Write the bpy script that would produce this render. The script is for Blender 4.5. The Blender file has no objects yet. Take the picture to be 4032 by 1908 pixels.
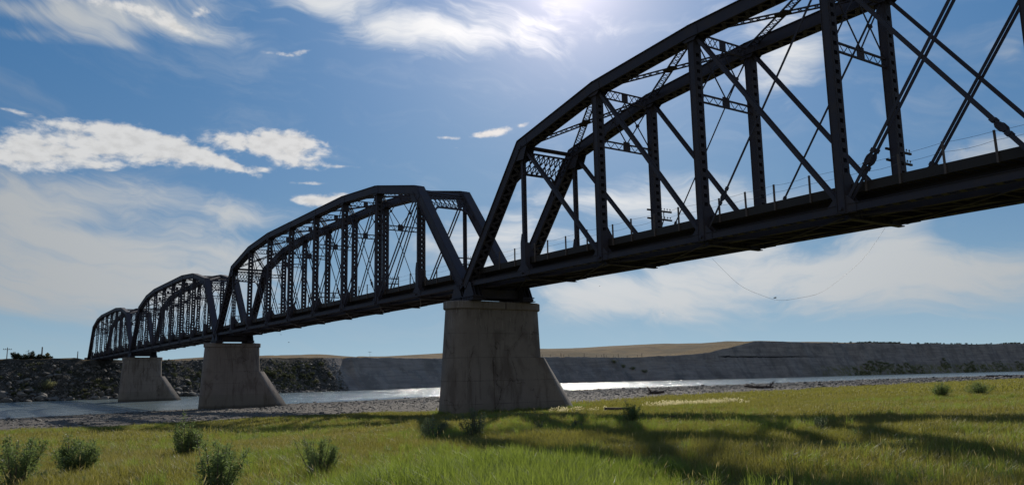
import bpy, bmesh, math, random
import numpy as np
from mathutils import Vector, Matrix
rnd = random.Random(7)
R = math.radians
scene = bpy.context.scene
COL = scene.collection

# ------------------------------------------------------------------ camera
EYE = np.array([58.123, -34.922, 4.454])
YAW, PITCH_, ROLL = -0.97650, 0.16197, -0.018827
FPX = 3205.57                                  # focal length in pixels of the 4032 px wide photograph
_fw = np.array([math.sin(YAW)*math.cos(PITCH_), math.cos(YAW)*math.cos(PITCH_), math.sin(PITCH_)])
_r = np.array([math.cos(YAW), -math.sin(YAW), 0.0]); _u = np.cross(_r, _fw)
CR = _r*math.cos(ROLL) + _u*math.sin(ROLL); CU = -_r*math.sin(ROLL) + _u*math.cos(ROLL)
cd = bpy.data.cameras.new('camera'); cam = bpy.data.objects.new('camera', cd); COL.objects.link(cam)
cd.sensor_width = 36; cd.lens = FPX/4032*36; cd.clip_start = .1; cd.clip_end = 12000
m = Matrix.Identity(4)
for i in range(3):
    m[i][0] = CR[i]; m[i][1] = CU[i]; m[i][2] = -_fw[i]; m[i][3] = EYE[i]
cam.matrix_world = m
scene.camera = cam

# ------------------------------------------------------------------ sun, sky, exposure
SUN_AZ, SUN_EL = -51.2, 27.8                   # azimuth from +Y towards +X
sdir = Vector((math.sin(R(SUN_AZ))*math.cos(R(SUN_EL)), math.cos(R(SUN_AZ))*math.cos(R(SUN_EL)), math.sin(R(SUN_EL))))
sl = bpy.data.lights.new('sun', 'SUN'); sl.energy = 4.6; sl.angle = R(.55); sl.color = (1, .93, .82)
so = bpy.data.objects.new('sun', sl); COL.objects.link(so); so.rotation_euler = sdir.to_track_quat('Z', 'Y').to_euler()
scene.view_settings.view_transform = 'Standard'; scene.view_settings.look = 'None'
scene.view_settings.exposure = 0.0; scene.view_settings.gamma = 1
SKY_STRENGTH = 0.067

class NT:
    """small helper to wire shader nodes"""
    def __init__(s, tree): s.t = tree; s.n = tree.nodes; s.l = tree.links
    def node(s, typ, **kw):
        n = s.n.new(typ)
        for k, v in kw.items():
            if k.startswith('_'): setattr(n, k[1:], v)
            else:
                key = int(k[1:]) if k[0] == 'i' and k[1:].isdigit() else k.replace('__', ' ')
                if hasattr(v, 'is_output') : s.l.new(v, n.inputs[key])
                else: n.inputs[key].default_value = v
        return n
    def math(s, op, a, b=None, c=None, clamp=False):
        n = s.n.new('ShaderNodeMath'); n.operation = op; n.use_clamp = clamp
        for i, v in enumerate((a, b, c)):
            if v is None: continue
            if hasattr(v, 'is_output'): s.l.new(v, n.inputs[i])
            else: n.inputs[i].default_value = v
        return n.outputs[0]
    def vmath(s, op, a, b=None):
        n = s.n.new('ShaderNodeVectorMath'); n.operation = op
        for i, v in enumerate((a, b)):
            if v is None: continue
            if hasattr(v, 'is_output'): s.l.new(v, n.inputs[i])
            else: n.inputs[i].default_value = v
        return n.outputs['Value'] if op in ('DOT_PRODUCT', 'LENGTH') else n.outputs[0]
    def mix(s, f, a, b, mode='MIX'):
        n = s.n.new('ShaderNodeMix'); n.data_type = 'RGBA'; n.blend_type = mode
        for k, v in ((0, f), (6, a), (7, b)):
            if hasattr(v, 'is_output'): s.l.new(v, n.inputs[k])
            else: n.inputs[k].default_value = v if k == 0 else (*v, 1)
        return n.outputs[2]
    def noise(s, vec, scale, detail=4, rough=.5, dist=0):
        n = s.n.new('ShaderNodeTexNoise'); n.inputs['Scale'].default_value = scale
        n.inputs['Detail'].default_value = detail; n.inputs['Roughness'].default_value = rough
        n.inputs['Distortion'].default_value = dist
        if vec is not None: s.l.new(vec, n.inputs['Vector'])
        return n.outputs[0]
    def ramp(s, f, a, b, lo=0., hi=1.):
        n = s.n.new('ShaderNodeMapRange'); n.interpolation_type = 'SMOOTHSTEP'
        s.l.new(f, n.inputs[0])
        for i, v in enumerate((a, b, lo, hi)): n.inputs[i+1].default_value = v
        return n.outputs[0]
    def scale(s, vec, v3):
        return s.vmath('MULTIPLY', vec, v3)

def pxdir(x, y):
    """world direction of a point of the sky dome, as photographed"""
    d = _fw + (x-2016)/FPX*CR - (y-954)/FPX*CU
    return d/np.linalg.norm(d)

world = bpy.data.worlds.new('World'); scene.world = world; world.use_nodes = True
W = NT(world.node_tree); W.n.clear()
sky = W.node('ShaderNodeTexSky', _sky_type='NISHITA', _sun_disc=False)
sky.sun_elevation = R(SUN_EL); sky.sun_rotation = R(SUN_AZ)
sky.air_density = 1.0; sky.dust_density = 0.6; sky.ozone_density = 2.0; sky.altitude = 600
tc = W.node('ShaderNodeTexCoord'); D = tc.outputs['Generated']
nrm = W.vmath('NORMALIZE', D)
# soft cloud masks for the whole dome (where the veil and where the dense cloud lies); the cloud texture itself is noise nodes
MW, MH = 4096, 2048
def mask_grid():
    u = (np.arange(MW)+.5)/MW; v = (np.arange(MH)+.5)/MH
    return (.5-u)*2*np.pi, (v-.5)*np.pi                       # longitude from +X, latitude
MLON, MLAT = mask_grid()
def blobs(L):
    M = np.zeros((MH, MW), np.float32)
    for b_ in L:
        x, y, sx, sy, rot, amp = b_
        c = pxdir(x, y); ex = pxdir(x+math.cos(R(rot))*50, y+math.sin(R(rot))*50)-c; ex -= c*np.dot(c, ex); ex /= np.linalg.norm(ex); ey = np.cross(c, ex)
        lon, lat = math.atan2(c[1], c[0]), math.asin(c[2]); ext = 2.6*max(sx, sy)/FPX
        r0, r1 = np.searchsorted(MLAT, lat-ext), np.searchsorted(MLAT, lat+ext)
        c0, c1 = np.searchsorted(-MLON, -(lon+ext*1.3)), np.searchsorted(-MLON, -(lon-ext*1.3))
        lo, la = MLON[c0:c1][None, :], MLAT[r0:r1][:, None]
        dx_, dy_, dz_ = np.cos(la)*np.cos(lo), np.cos(la)*np.sin(lo), np.sin(la)+0*lo
        a = (dx_*ex[0]+dy_*ex[1]+dz_*ex[2])*FPX/sx; b = (dx_*ey[0]+dy_*ey[1]+dz_*ey[2])*FPX/sy
        M[r0:r1, c0:c1] += amp*np.exp(-(a*a+b*b))
    return M
# sky-dome coordinates: azimuth and elevation in radians (clouds keep their place whatever the viewpoint)
sep = W.node('ShaderNodeSeparateXYZ', i0=nrm)
azn = W.math('ARCTAN2', sep.outputs[0], sep.outputs[1]); eln = W.math('ARCSINE', sep.outputs[2])
def dome(ax, ay, tilt):
    c = W.node('ShaderNodeCombineXYZ'); W.l.new(W.math('MULTIPLY', azn, ax), c.inputs[0])
    W.l.new(W.math('MULTIPLY', W.math('ADD', eln, W.math('MULTIPLY', azn, tilt)), ay), c.inputs[1]); return c.outputs[0]
P = dome(1., 1., 0.)
warp = W.node('ShaderNodeTexNoise', Scale=4., Detail=4.); W.l.new(P, warp.inputs['Vector'])
wv = W.vmath('SUBTRACT', warp.outputs[1], (.5, .5, .5))
Pw = W.vmath('ADD', P, W.vmath('MULTIPLY', wv, (.16, .10, 0.)))
cirrus = W.noise(W.vmath('ADD', dome(3.2, 13., .10), W.vmath('MULTIPLY', wv, (2.2, 2.8, 0.))), 1.0, 8, .60)
cirrus2 = W.noise(W.vmath('ADD', dome(9., 42., .16), W.vmath('MULTIPLY', wv, (5., 7., 0.))), 1.0, 5, .6)
puff = W.noise(W.vmath('MULTIPLY', Pw, (1., 1.9, 1.)), 24., 7, .62)
puff2 = W.noise(W.vmath('ADD', W.vmath('MULTIPLY', P, (1., 1.7, 1.)), W.vmath('MULTIPLY', wv, (.05, .05, 0.))), 62., 3, .55)
# thin veil
VEIL = [(120, 940, 560, 190, 8, .80), (560, 1060, 520, 130, 9, .85), (250, 1150, 420, 70, 3, .7), (-200, 800, 500, 150, 0, .6),
                (350, 760, 480, 60, 3, .62), (900, 1000, 220, 120, 20, .45), (1000, 850, 260, 40, -8, .35), (450, 905, 260, 30, 6, -.55), (250, 1020, 420, 26, 14, -.35),
                (2500, 1150, 420, 95, -2, .95), (2900, 1060, 420, 120, -8, .9), (3330, 1120, 360, 130, 6, .75), (3850, 1080, 420, 120, 4, .8), (3560, 960, 200, 120, 30, .7),
                (3180, 975, 130, 60, -20, -.8), (3780, 920, 120, 60, -10, -.6), (2290, 1180, 130, 60, 0, .5),
                (3950, 640, 200, 90, -5, .65), (2150, 930, 260, 70, 4, .75), (1880, 1010, 240, 110, 6, .75), (2520, 830, 260, 50, 6, .45),
                (2750, 740, 420, 80, 4, .35), (3060, 280, 130, 170, 60, .55), (3000, 90, 300, 90, 0, .4), (2300, 780, 400, 40, 0, .4),
                (200, 50, 420, 42, 8, .62), (90, 140, 210, 26, 4, .52), (560, 60, 300, 50, 14, .6), (850, 20, 260, 50, 4, .5), (300, 120, 260, 30, 16, .35), (300, 480, 300, 30, 5, .12),
                (1480, 60, 330, 110, 16, .85), (1850, 100, 330, 90, 4, .85), (2250, 130, 300, 90, 0, .35), (1250, 20, 240, 60, 25, .45), (3960, 200, 70, 50, 0, .35)]
PUFF = [(60, 620, 170, 52, 8, .95), (330, 580, 230, 60, 6, 1.0), (560, 560, 170, 55, 16, 1.0), (330, 500, 150, 22, 8, .55), (740, 600, 160, 32, 18, .95), (900, 645, 120, 17, 19, 1.0), (1040, 668, 60, 12, 14, .9),
                (960, 560, 150, 36, 6, .95), (1130, 585, 150, 50, 14, .95), (1200, 545, 110, 34, 8, .75), (1180, 650, 70, 24, 10, .8), (1240, 793, 90, 22, 8, 1.0), (1330, 775, 80, 16, -2, .8), (1225, 722, 62, 8, 2, .75), (1335, 655, 90, 6, 2, .42),
                (1900, 530, 62, 15, -4, 1.0), (1975, 512, 60, 17, -10, .8), (1765, 542, 50, 9, 4, .8), (2060, 492, 36, 8, -14, .65), (1795, 582, 20, 4, 0, .4), (1110, 212, 70, 12, 6, .72), (1180, 208, 50, 10, -14, .5), (1550, 200, 14, 8, -30, .5),
                (560, 50, 130, 28, 28, .55), (690, 90, 70, 20, 42, .62), (790, 60, 60, 30, -50, .5), (690, 110, 60, 9, 20, .6), (420, 20, 200, 22, 8, .5), (890, 50, 20, 26, 0, .4),
                (70, 440, 70, 8, 12, .5), (400, 655, 60, 10, 4, .5), (430, 672, 24, 5, 0, .7)]
px_ = np.zeros((MH, MW, 4), np.float32); px_[..., 0] = blobs(VEIL); px_[..., 1] = blobs(PUFF); px_[..., 3] = 1
mimg = bpy.data.images.new('cloud_masks', MW, MH, float_buffer=True); mimg.colorspace_settings.name = 'Non-Color'
mimg.pixels.foreach_set(px_.ravel()); mimg.update(); del px_
env = W.node('ShaderNodeTexEnvironment', Vector=nrm); env.image = mimg
ms = W.node('ShaderNodeSeparateColor', i0=env.outputs[0])
veil_fill_m = W.math('ADD', ms.outputs[0], W.ramp(W.vmath('DOT_PRODUCT', nrm, tuple(_fw)), .35, -.15, 0., .9)); puff_m = ms.outputs[1]  # ramp adds an unseen veil behind the camera to lift neutral ambient light
cn = W.math('ADD', W.math('MULTIPLY', W.math('SUBTRACT', cirrus, .5), 3.6), W.math('MULTIPLY', W.math('SUBTRACT', cirrus2, .5), 2.0))
cv = W.math('MULTIPLY', W.ramp(W.math('ADD', cn, W.math('MULTIPLY', veil_fill_m, 1.15)), .05, 1.60), .97)
cv = W.math('MULTIPLY', cv, W.ramp(veil_fill_m, .0, .38))
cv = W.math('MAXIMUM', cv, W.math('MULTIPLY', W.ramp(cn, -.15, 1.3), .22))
# dense white clouds
pn = W.math('ADD', W.math('MULTIPLY', W.math('SUBTRACT', puff, .5), 2.9), W.math('MULTIPLY', W.math('SUBTRACT', puff2, .5), 2.0))
cp = W.ramp(W.math('ADD', pn, W.math('MULTIPLY', puff_m, 1.5)), .42, 1.60)
cp = W.math('MULTIPLY', cp, W.ramp(puff_m, .08, .42))
# clear-sky colour: deeper blue overhead, pale towards the horizon, forward-scattered light round the sun
sd = W.vmath('DOT_PRODUCT', nrm, tuple(sdir)); ang = W.math('ARCCOSINE', W.math('MINIMUM', sd, .99999))
el = W.math('ARCSINE', W.math('MAXIMUM', sep.outputs[2], 0.))
def times(v, c3): return W.vmath('MULTIPLY', W.node('ShaderNodeCombineXYZ', i0=v, i1=v, i2=v).outputs[0], tuple(float(x) for x in c3))
K = 1/.067
he = W.math('EXPONENT', W.math('MULTIPLY', el, -57.3/8.5))
clear = W.vmath('ADD', times(W.math('SUBTRACT', 1., he), (.016*K, .118*K, .315*K)), times(he, (.385*K, .535*K, .600*K)))
clear = W.vmath('ADD', clear, times(W.math('EXPONENT', W.math('MULTIPLY', ang, -57.3/18.)), (.105*K, .245*K, .36*K)))
clear = W.vmath('ADD', W.vmath('MULTIPLY', clear, (.85, .85, .85)), W.vmath('MULTIPLY', W.vmath('MINIMUM', sky.outputs[0], (9., 9., 9.)), (.07, .10, .14)))
shade = W.ramp(puff2, .30, .62, .86, 1.0)
vb = W.math('ADD', W.math('MULTIPLY', W.math('EXPONENT', W.math('MULTIPLY', ang, -57.3/24.)), 13.8), 4.1)
pb = W.math('MULTIPLY', W.math('ADD', W.math('MULTIPLY', W.math('EXPONENT', W.math('MULTIPLY', ang, -57.3/22.)), 3.0), 9.9), shade)
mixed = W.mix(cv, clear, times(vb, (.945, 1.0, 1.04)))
mixed = W.mix(W.math('MULTIPLY', cp, .93), mixed, times(pb, (1., 1., .99)))
tot = W.vmath('ADD', mixed, times(W.math('EXPONENT', W.math('MULTIPLY', ang, -57.3/7.5)), (.50*K, .28*K, .16*K)))
tot = W.vmath('ADD', tot, times(W.math('EXPONENT', W.math('MULTIPLY', ang, -57.3/2.6)), (1.0*K, .85*K, .80*K)))
bg = W.node('ShaderNodeBackground', Strength=SKY_STRENGTH, Color=tot)
wo = W.node('ShaderNodeOutputWorld'); W.l.new(bg.outputs[0], wo.inputs[0])

# ------------------------------------------------------------------ materials
MATS = {}
def newmat(name):
    mt = bpy.data.materials.new(name); mt.use_nodes = True; MATS[name] = mt
    T = NT(mt.node_tree); T.n.clear()
    T.out = T.node('ShaderNodeOutputMaterial'); T.pos = T.node('ShaderNodeNewGeometry').outputs['Position']
    T.obj = T.node('ShaderNodeTexCoord').outputs['Object']
    return mt, T
def finish(T, col, rough=.7, metal=0., bump=None, bstr=.3, bdist=.02, trans=0., spec=.5, tcol=None):
    b = T.node('ShaderNodeBsdfPrincipled')
    if hasattr(col, 'is_output'): T.l.new(col, b.inputs['Base Color'])
    else: b.inputs['Base Color'].default_value = (*col, 1)
    if hasattr(rough, 'is_output'): T.l.new(rough, b.inputs['Roughness'])
    else: b.inputs['Roughness'].default_value = rough
    b.inputs['Metallic'].default_value = metal; b.inputs['Specular IOR Level'].default_value = spec
    nrmo = None
    if bump is not None:
        bn = T.node('ShaderNodeBump', Strength=bstr, Distance=bdist, Height=bump); T.l.new(bn.outputs[0], b.inputs['Normal'])
    o = b.outputs[0]
    if trans > 0:
        tr = T.node('ShaderNodeBsdfTranslucent'); c = tcol if tcol is not None else col
        if hasattr(c, 'is_output'): T.l.new(c, tr.inputs[0])
        else: tr.inputs[0].default_value = (*c, 1)
        mx = T.node('ShaderNodeMixShader', Fac=trans); T.l.new(o, mx.inputs[1]); T.l.new(tr.outputs[0], mx.inputs[2]); o = mx.outputs[0]
    T.l.new(o, T.out.inputs[0])

mt, T = newmat('weathered_steel')
n1 = T.noise(T.pos, 1.3, 6, .65); n2 = T.noise(T.scale(T.pos, (7., 7., 1.2)), 1.5, 5, .7)
c = T.mix(T.ramp(n1, .42, .7), (.048, .044, .058), (.062, .051, .056)); c = T.mix(T.math('MULTIPLY', T.ramp(n2, .55, .8), .6), c, (.075, .048, .038))
finish(T, c, .7, 0., n2, .25, .01, spec=.25)
mt, T = newmat('creosoted_timber')
n1 = T.noise(T.scale(T.pos, (9., 1.2, 9.)), 2., 5, .6)
finish(T, T.mix(n1, (.022, .018, .017), (.050, .040, .036)), .85, 0., n1, .4, .01)
mt, T = newmat('grey_post_wood')
n1 = T.noise(T.scale(T.pos, (9., 9., 1.2)), 2.5, 5, .6)
finish(T, T.mix(n1, (.07, .052, .045), (.17, .13, .115)), .85, 0., n1, .4, .01)
mt, T = newmat('galvanised_wire'); finish(T, (.18, .18, .18), .5, .6)
mt, T = newmat('porcelain'); finish(T, (.10, .07, .05), .3)
mt, T = newmat('weathered_concrete')
sx = T.node('ShaderNodeSeparateXYZ', i0=T.pos)
n1 = T.noise(T.pos, .55, 7, .62); st = T.noise(T.scale(T.pos, (1.6, 1.6, .13)), 1.3, 6, .68, .3); n3 = T.noise(T.pos, 7., 5, .6)
st2 = T.noise(T.scale(T.pos, (3.5, 3.5, .22)), 1.5, 5, .7, .4)
c = T.mix(n1, (.175, .143, .125), (.275, .232, .203))
c = T.mix(T.math('MULTIPLY', T.ramp(st, .52, .70), .70), c, (.070, .048, .040))
c = T.mix(T.math('MULTIPLY', T.math('MULTIPLY', T.ramp(st2, .60, .74), .55), T.ramp(sx.outputs[2], 5.2, 9.6)), c, (.50, .47, .42))
c = T.mix(T.math('MULTIPLY', T.ramp(n3, .5, .8), .25), c, (.12, .10, .085))
big = T.noise(T.scale(T.pos, (.5, .5, .22)), 1.0, 5, .65, .8)
c = T.mix(T.math('MULTIPLY', T.ramp(big, .47, .66), .60), c, (.100, .076, .064))
lime = T.noise(T.scale(T.pos, (5., 5., .35)), 1.2, 4, .75)
c = T.mix(T.math('MULTIPLY', T.math('MULTIPLY', T.ramp(lime, .60, .70), T.ramp(big, .40, .60)), T.math('MULTIPLY', T.ramp(sx.outputs[2], 6.5, 9.3), .6)), c, (.55, .51, .46))
flood = T.ramp(T.math('ADD', sx.outputs[2], T.math('MULTIPLY', n1, 1.2)), 3.1, 2.5)
c = T.mix(T.math('MULTIPLY', flood, .35), c, (.15, .135, .10))
crk = T.node('ShaderNodeTexVoronoi', _feature='DISTANCE_TO_EDGE', Scale=.38); T.l.new(T.vmath('ADD', T.scale(T.pos, (1., 1., .6)), T.vmath('MULTIPLY', T.node('ShaderNodeTexNoise', Scale=1.1, Detail=6., i0=T.pos).outputs[1], (1.1, 1.1, 1.1))), crk.inputs['Vector'])
c = T.mix(T.math('MULTIPLY', T.ramp(crk.outputs['Distance'], .012, .003), T.ramp(big, .45, .6, 0., .7)), c, (.05, .038, .033))
# construction joints between the pours
zz = sx.outputs[2]; j = None
for lv in (2.25, 4.1, 5.97, 7.95):
    g = T.math('LESS_THAN', T.math('ABSOLUTE', T.math('SUBTRACT', T.math('ADD', zz, T.math('MULTIPLY', n1, .06)), lv+.03)), .030)
    j = g if j is None else T.math('MAXIMUM', j, g)
c = T.mix(T.math('MULTIPLY', j, T.ramp(n1, .38, .62, .05, .55)), c, (.07, .055, .048))
c = T.mix(T.math('MULTIPLY', T.ramp(zz, .75, .25), .6), c, (.05, .045, .035))      # tide line of wet silt
finish(T, c, .95, 0., n3, .5, .03, spec=.2)
mt, T = newmat('field_soil')
n1 = T.noise(T.pos, .09, 5, .6); n2 = T.noise(T.pos, 3., 5, .65)
c = T.mix(T.ramp(n1, .35, .65), (.105, .10, .026), (.14, .115, .040)); c = T.mix(T.ramp(n2, .4, .75), c, (.045, .05, .018))
finish(T, c, 1.0, 0., n2, .8, .08, spec=.05)
mt, T = newmat('beach_gravel')
n1 = T.noise(T.scale(T.pos, (.6, .22, 1.)), .25, 6, .65); n2 = T.noise(T.scale(T.pos, (1.2, .55, 1.)), 1.6, 6, .75); n3 = T.noise(T.pos, 9., 4, .7)
c = T.mix(T.ramp(n2, .36, .64), (.045, .038, .032), (.165, .143, .125)); c = T.mix(T.math('MULTIPLY', T.ramp(n1, .45, .68), .55), c, (.085, .072, .060))
c = T.mix(T.math('MULTIPLY', T.ramp(n3, .55, .7), .5), c, (.27, .24, .21))
sx = T.node('ShaderNodeSeparateXYZ', i0=T.pos)
c = T.mix(T.math('MULTIPLY', T.ramp(sx.outputs[2], .28, .03), .75), c, (.045, .038, .03))
finish(T, c, .95, 0., n2, .9, .15, spec=.12)
mt, T = newmat('bank_clay')
sx = T.node('ShaderNodeSeparateXYZ', i0=T.pos); Yc, Zc = sx.outputs[1], sx.outputs[2]
strata = T.noise(T.scale(T.pos, (.03, .03, .55)), 1., 6, .65, 1.2); gul = T.noise(T.scale(T.pos, (.06, .10, .05)), 1., 7, .68, 1.0); n3 = T.noise(T.pos, .35, 6, .65); n4 = T.noise(T.pos, 1.6, 5, .6)
clay = T.mix(T.ramp(strata, .38, .62), (.30, .265, .24), (.22, .193, .18)); clay = T.mix(T.math('MULTIPLY', T.ramp(gul, .45, .68), .6), clay, (.14, .128, .122))
blot = T.noise(T.pos, .09, 6, .7)
clay = T.mix(T.math('MULTIPLY', T.ramp(blot, .5, .64), .6), clay, (.13, .12, .114)); clay = T.mix(T.math('MULTIPLY', T.ramp(blot, .44, .36), .45), clay, (.36, .32, .285))
seam = T.math('MULTIPLY', T.ramp(T.math('ABSOLUTE', T.math('SUBTRACT', T.math('ADD', Zc, T.math('ADD', T.math('MULTIPLY', gul, 1.3), T.math('MULTIPLY', strata, 2.2))), 15.6)), .7, .2), T.math('MULTIPLY', T.ramp(Yc, 366., 376.), T.ramp(Yc, 500., 440.)))
clay = T.mix(seam, clay, (.028, .026, .026))
rub = T.mix(T.ramp(n3, .40, .62), (.038, .036, .028), (.085, .075, .065)); rub = T.mix(T.ramp(n4, .5, .72), rub, (.035, .034, .026))
isrub = T.ramp(T.math('ADD', Yc, T.math('MULTIPLY', n3, 8.)), 92., 87.)
c = T.mix(isrub, clay, rub)
veg = T.math('MULTIPLY', T.ramp(T.math('ADD', Yc, T.math('MULTIPLY', n3, 120.)), 500., 600.), T.math('MULTIPLY', T.ramp(Zc, 8.5, 6.), T.ramp(n3, .42, .58)))
c = T.mix(veg, c, (.16, .155, .075))
top = T.math('GREATER_THAN', T.node('ShaderNodeSeparateXYZ', i0=T.node('ShaderNodeNewGeometry').outputs['Normal']).outputs[2], .90)
drygr = T.mix(T.ramp(n3, .4, .65), (.175, .122, .060), (.12, .085, .045))
c = T.mix(T.math('MULTIPLY', top, T.ramp(Zc, 10., 11.)), c, drygr)
finish(T, c, 1.0, 0., n4, .8, .6, spec=.05)
mt, T = newmat('dry_prairie')
n1 = T.noise(T.pos, .012, 6, .6); n3 = T.noise(T.pos, .09, 6, .62); n4 = T.noise(T.pos, .5, 5, .6)
c = T.mix(T.ramp(n3, .42, .62), (.160, .108, .052), (.100, .070, .040)); c = T.mix(T.math('MULTIPLY', T.ramp(n1, .5, .62), .7), c, (.065, .052, .03)); c = T.mix(T.math('MULTIPLY', T.ramp(n4, .58, .72), .7), c, (.04, .035, .024))
finish(T, c, 1.0, 0., n3, .6, 1., spec=.05)
mt, T = newmat('river_water')
sx = T.node('ShaderNodeSeparateXYZ', i0=T.pos)
w1 = T.noise(T.scale(T.pos, (1., .45, 1.)), 1.1, 5, .6); w2 = T.noise(T.scale(T.pos, (.16, .035, 1.)), 1., 5, .6, .6); w3 = T.noise(T.pos, 4.5, 3, .6)
calm = T.ramp(w2, .42, .60, .18, 1.)
hgt = T.math('MULTIPLY', T.math('ADD', w1, T.math('MULTIPLY', w3, .35)), calm)
b = T.node('ShaderNodeBsdfPrincipled'); b.inputs['Base Color'].default_value = (.17, .21, .215, 1); b.inputs['IOR'].default_value = 1.33
b.inputs['Roughness'].default_value = .13
bn = T.node('ShaderNodeBump', Strength=1., Distance=.42, Height=hgt); T.l.new(bn.outputs[0], b.inputs['Normal']); T.l.new(b.outputs[0], T.out.inputs[0])

def leafmat(name, c1, c2, c3, trans=.45, scale=.11, hue=None):
    mt, T = newmat(name)
    n1 = T.noise(T.pos, scale, 4, .6); n2 = T.noise(T.pos, scale*9, 3, .6)
    oi = T.node('ShaderNodeObjectInfo').outputs['Random']
    c = T.mix(T.ramp(n1, .40, .62), c1, c2); c = T.mix(T.math('MULTIPLY', T.ramp(n2, .45, .7), .6), c, c3)
    n0 = T.noise(T.pos, scale*.35, 5, .65)
    if name == 'field_grass':
        c = T.mix(T.math('MULTIPLY', T.ramp(n0, .50, .66), .65), c, (.175, .135, .062)); c = T.mix(T.math('MULTIPLY', T.ramp(n0, .46, .34), .6), c, (.115, .155, .035))
        dk = T.noise(T.pos, .8, 4, .65); c = T.mix(T.math('MULTIPLY', T.ramp(dk, .52, .68), .55), c, (.095, .090, .036))
    c = T.mix(T.math('MULTIPLY', oi, .45), c, tuple(.5*v for v in c1))
    tcl = T.mix(.5, c, (c1[0]*1.9, c1[1]*1.9, c1[2]*1.0))
    finish(T, c, .55, 0., trans=trans, tcol=tcl, spec=.3)
leafmat('field_grass', (.185, .178, .046), (.225, .185, .070), (.145, .160, .048), .5)
leafmat('lush_grass', (.175, .225, .045), (.21, .24, .055), (.125, .17, .034), .5, .3)
leafmat('straw', (.34, .28, .15), (.40, .33, .20), (.25, .21, .11), .35, .8)
leafmat('seed_down', (.62, .56, .46), (.55, .47, .36), (.45, .38, .28), .4, .8)
leafmat('willow_leaf', (.135, .185, .078), (.155, .20, .085), (.20, .23, .115), .38, 1.5)
leafmat('sage_leaf', (.12, .155, .105), (.10, .135, .085), (.14, .165, .11), .3, 1.5)
leafmat('brush_leaf', (.075, .085, .045), (.060, .070, .035), (.10, .10, .06), .25, .6)
leafmat('pale_brush_leaf', (.24, .24, .14), (.20, .205, .11), (.28, .26, .16), .3, .6)
leafmat('dry_brush_leaf', (.12, .12, .075), (.10, .105, .06), (.14, .13, .085), .25, .6)
leafmat('conifer_leaf', (.030, .045, .020), (.04, .05, .022), (.03, .035, .02), .15, .6)
mt, T = newmat('bark'); n1 = T.noise(T.scale(T.obj, (6, 6, 1.5)), 3., 4); finish(T, T.mix(n1, (.06, .045, .032), (.15, .12, .09)), .9)
mt, T = newmat('driftwood_bark'); n1 = T.noise(T.obj, 3., 5); finish(T, T.mix(n1, (.045, .028, .024), (.12, .085, .07)), .9, 0., n1, .5, .03)
mt, T = newmat('riprap_rock')
n1 = T.noise(T.pos, 1.1, 5, .6); oi = T.node('ShaderNodeObjectInfo').outputs['Random']
c = T.mix(oi, (.07, .064, .058), (.19, .17, .15)); c = T.mix(T.ramp(n1, .45, .7), c, (.10, .09, .08)); finish(T, c, .9, 0., n1, .6, .1)
mt, T = newmat('shell_white'); finish(T, (.6, .57, .5), .8)
mt, T = newmat('sign_face'); finish(T, (.25, .18, .05), .6)
mt, T = newmat('bird_feather'); finish(T, (.035, .033, .035), .8)

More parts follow.
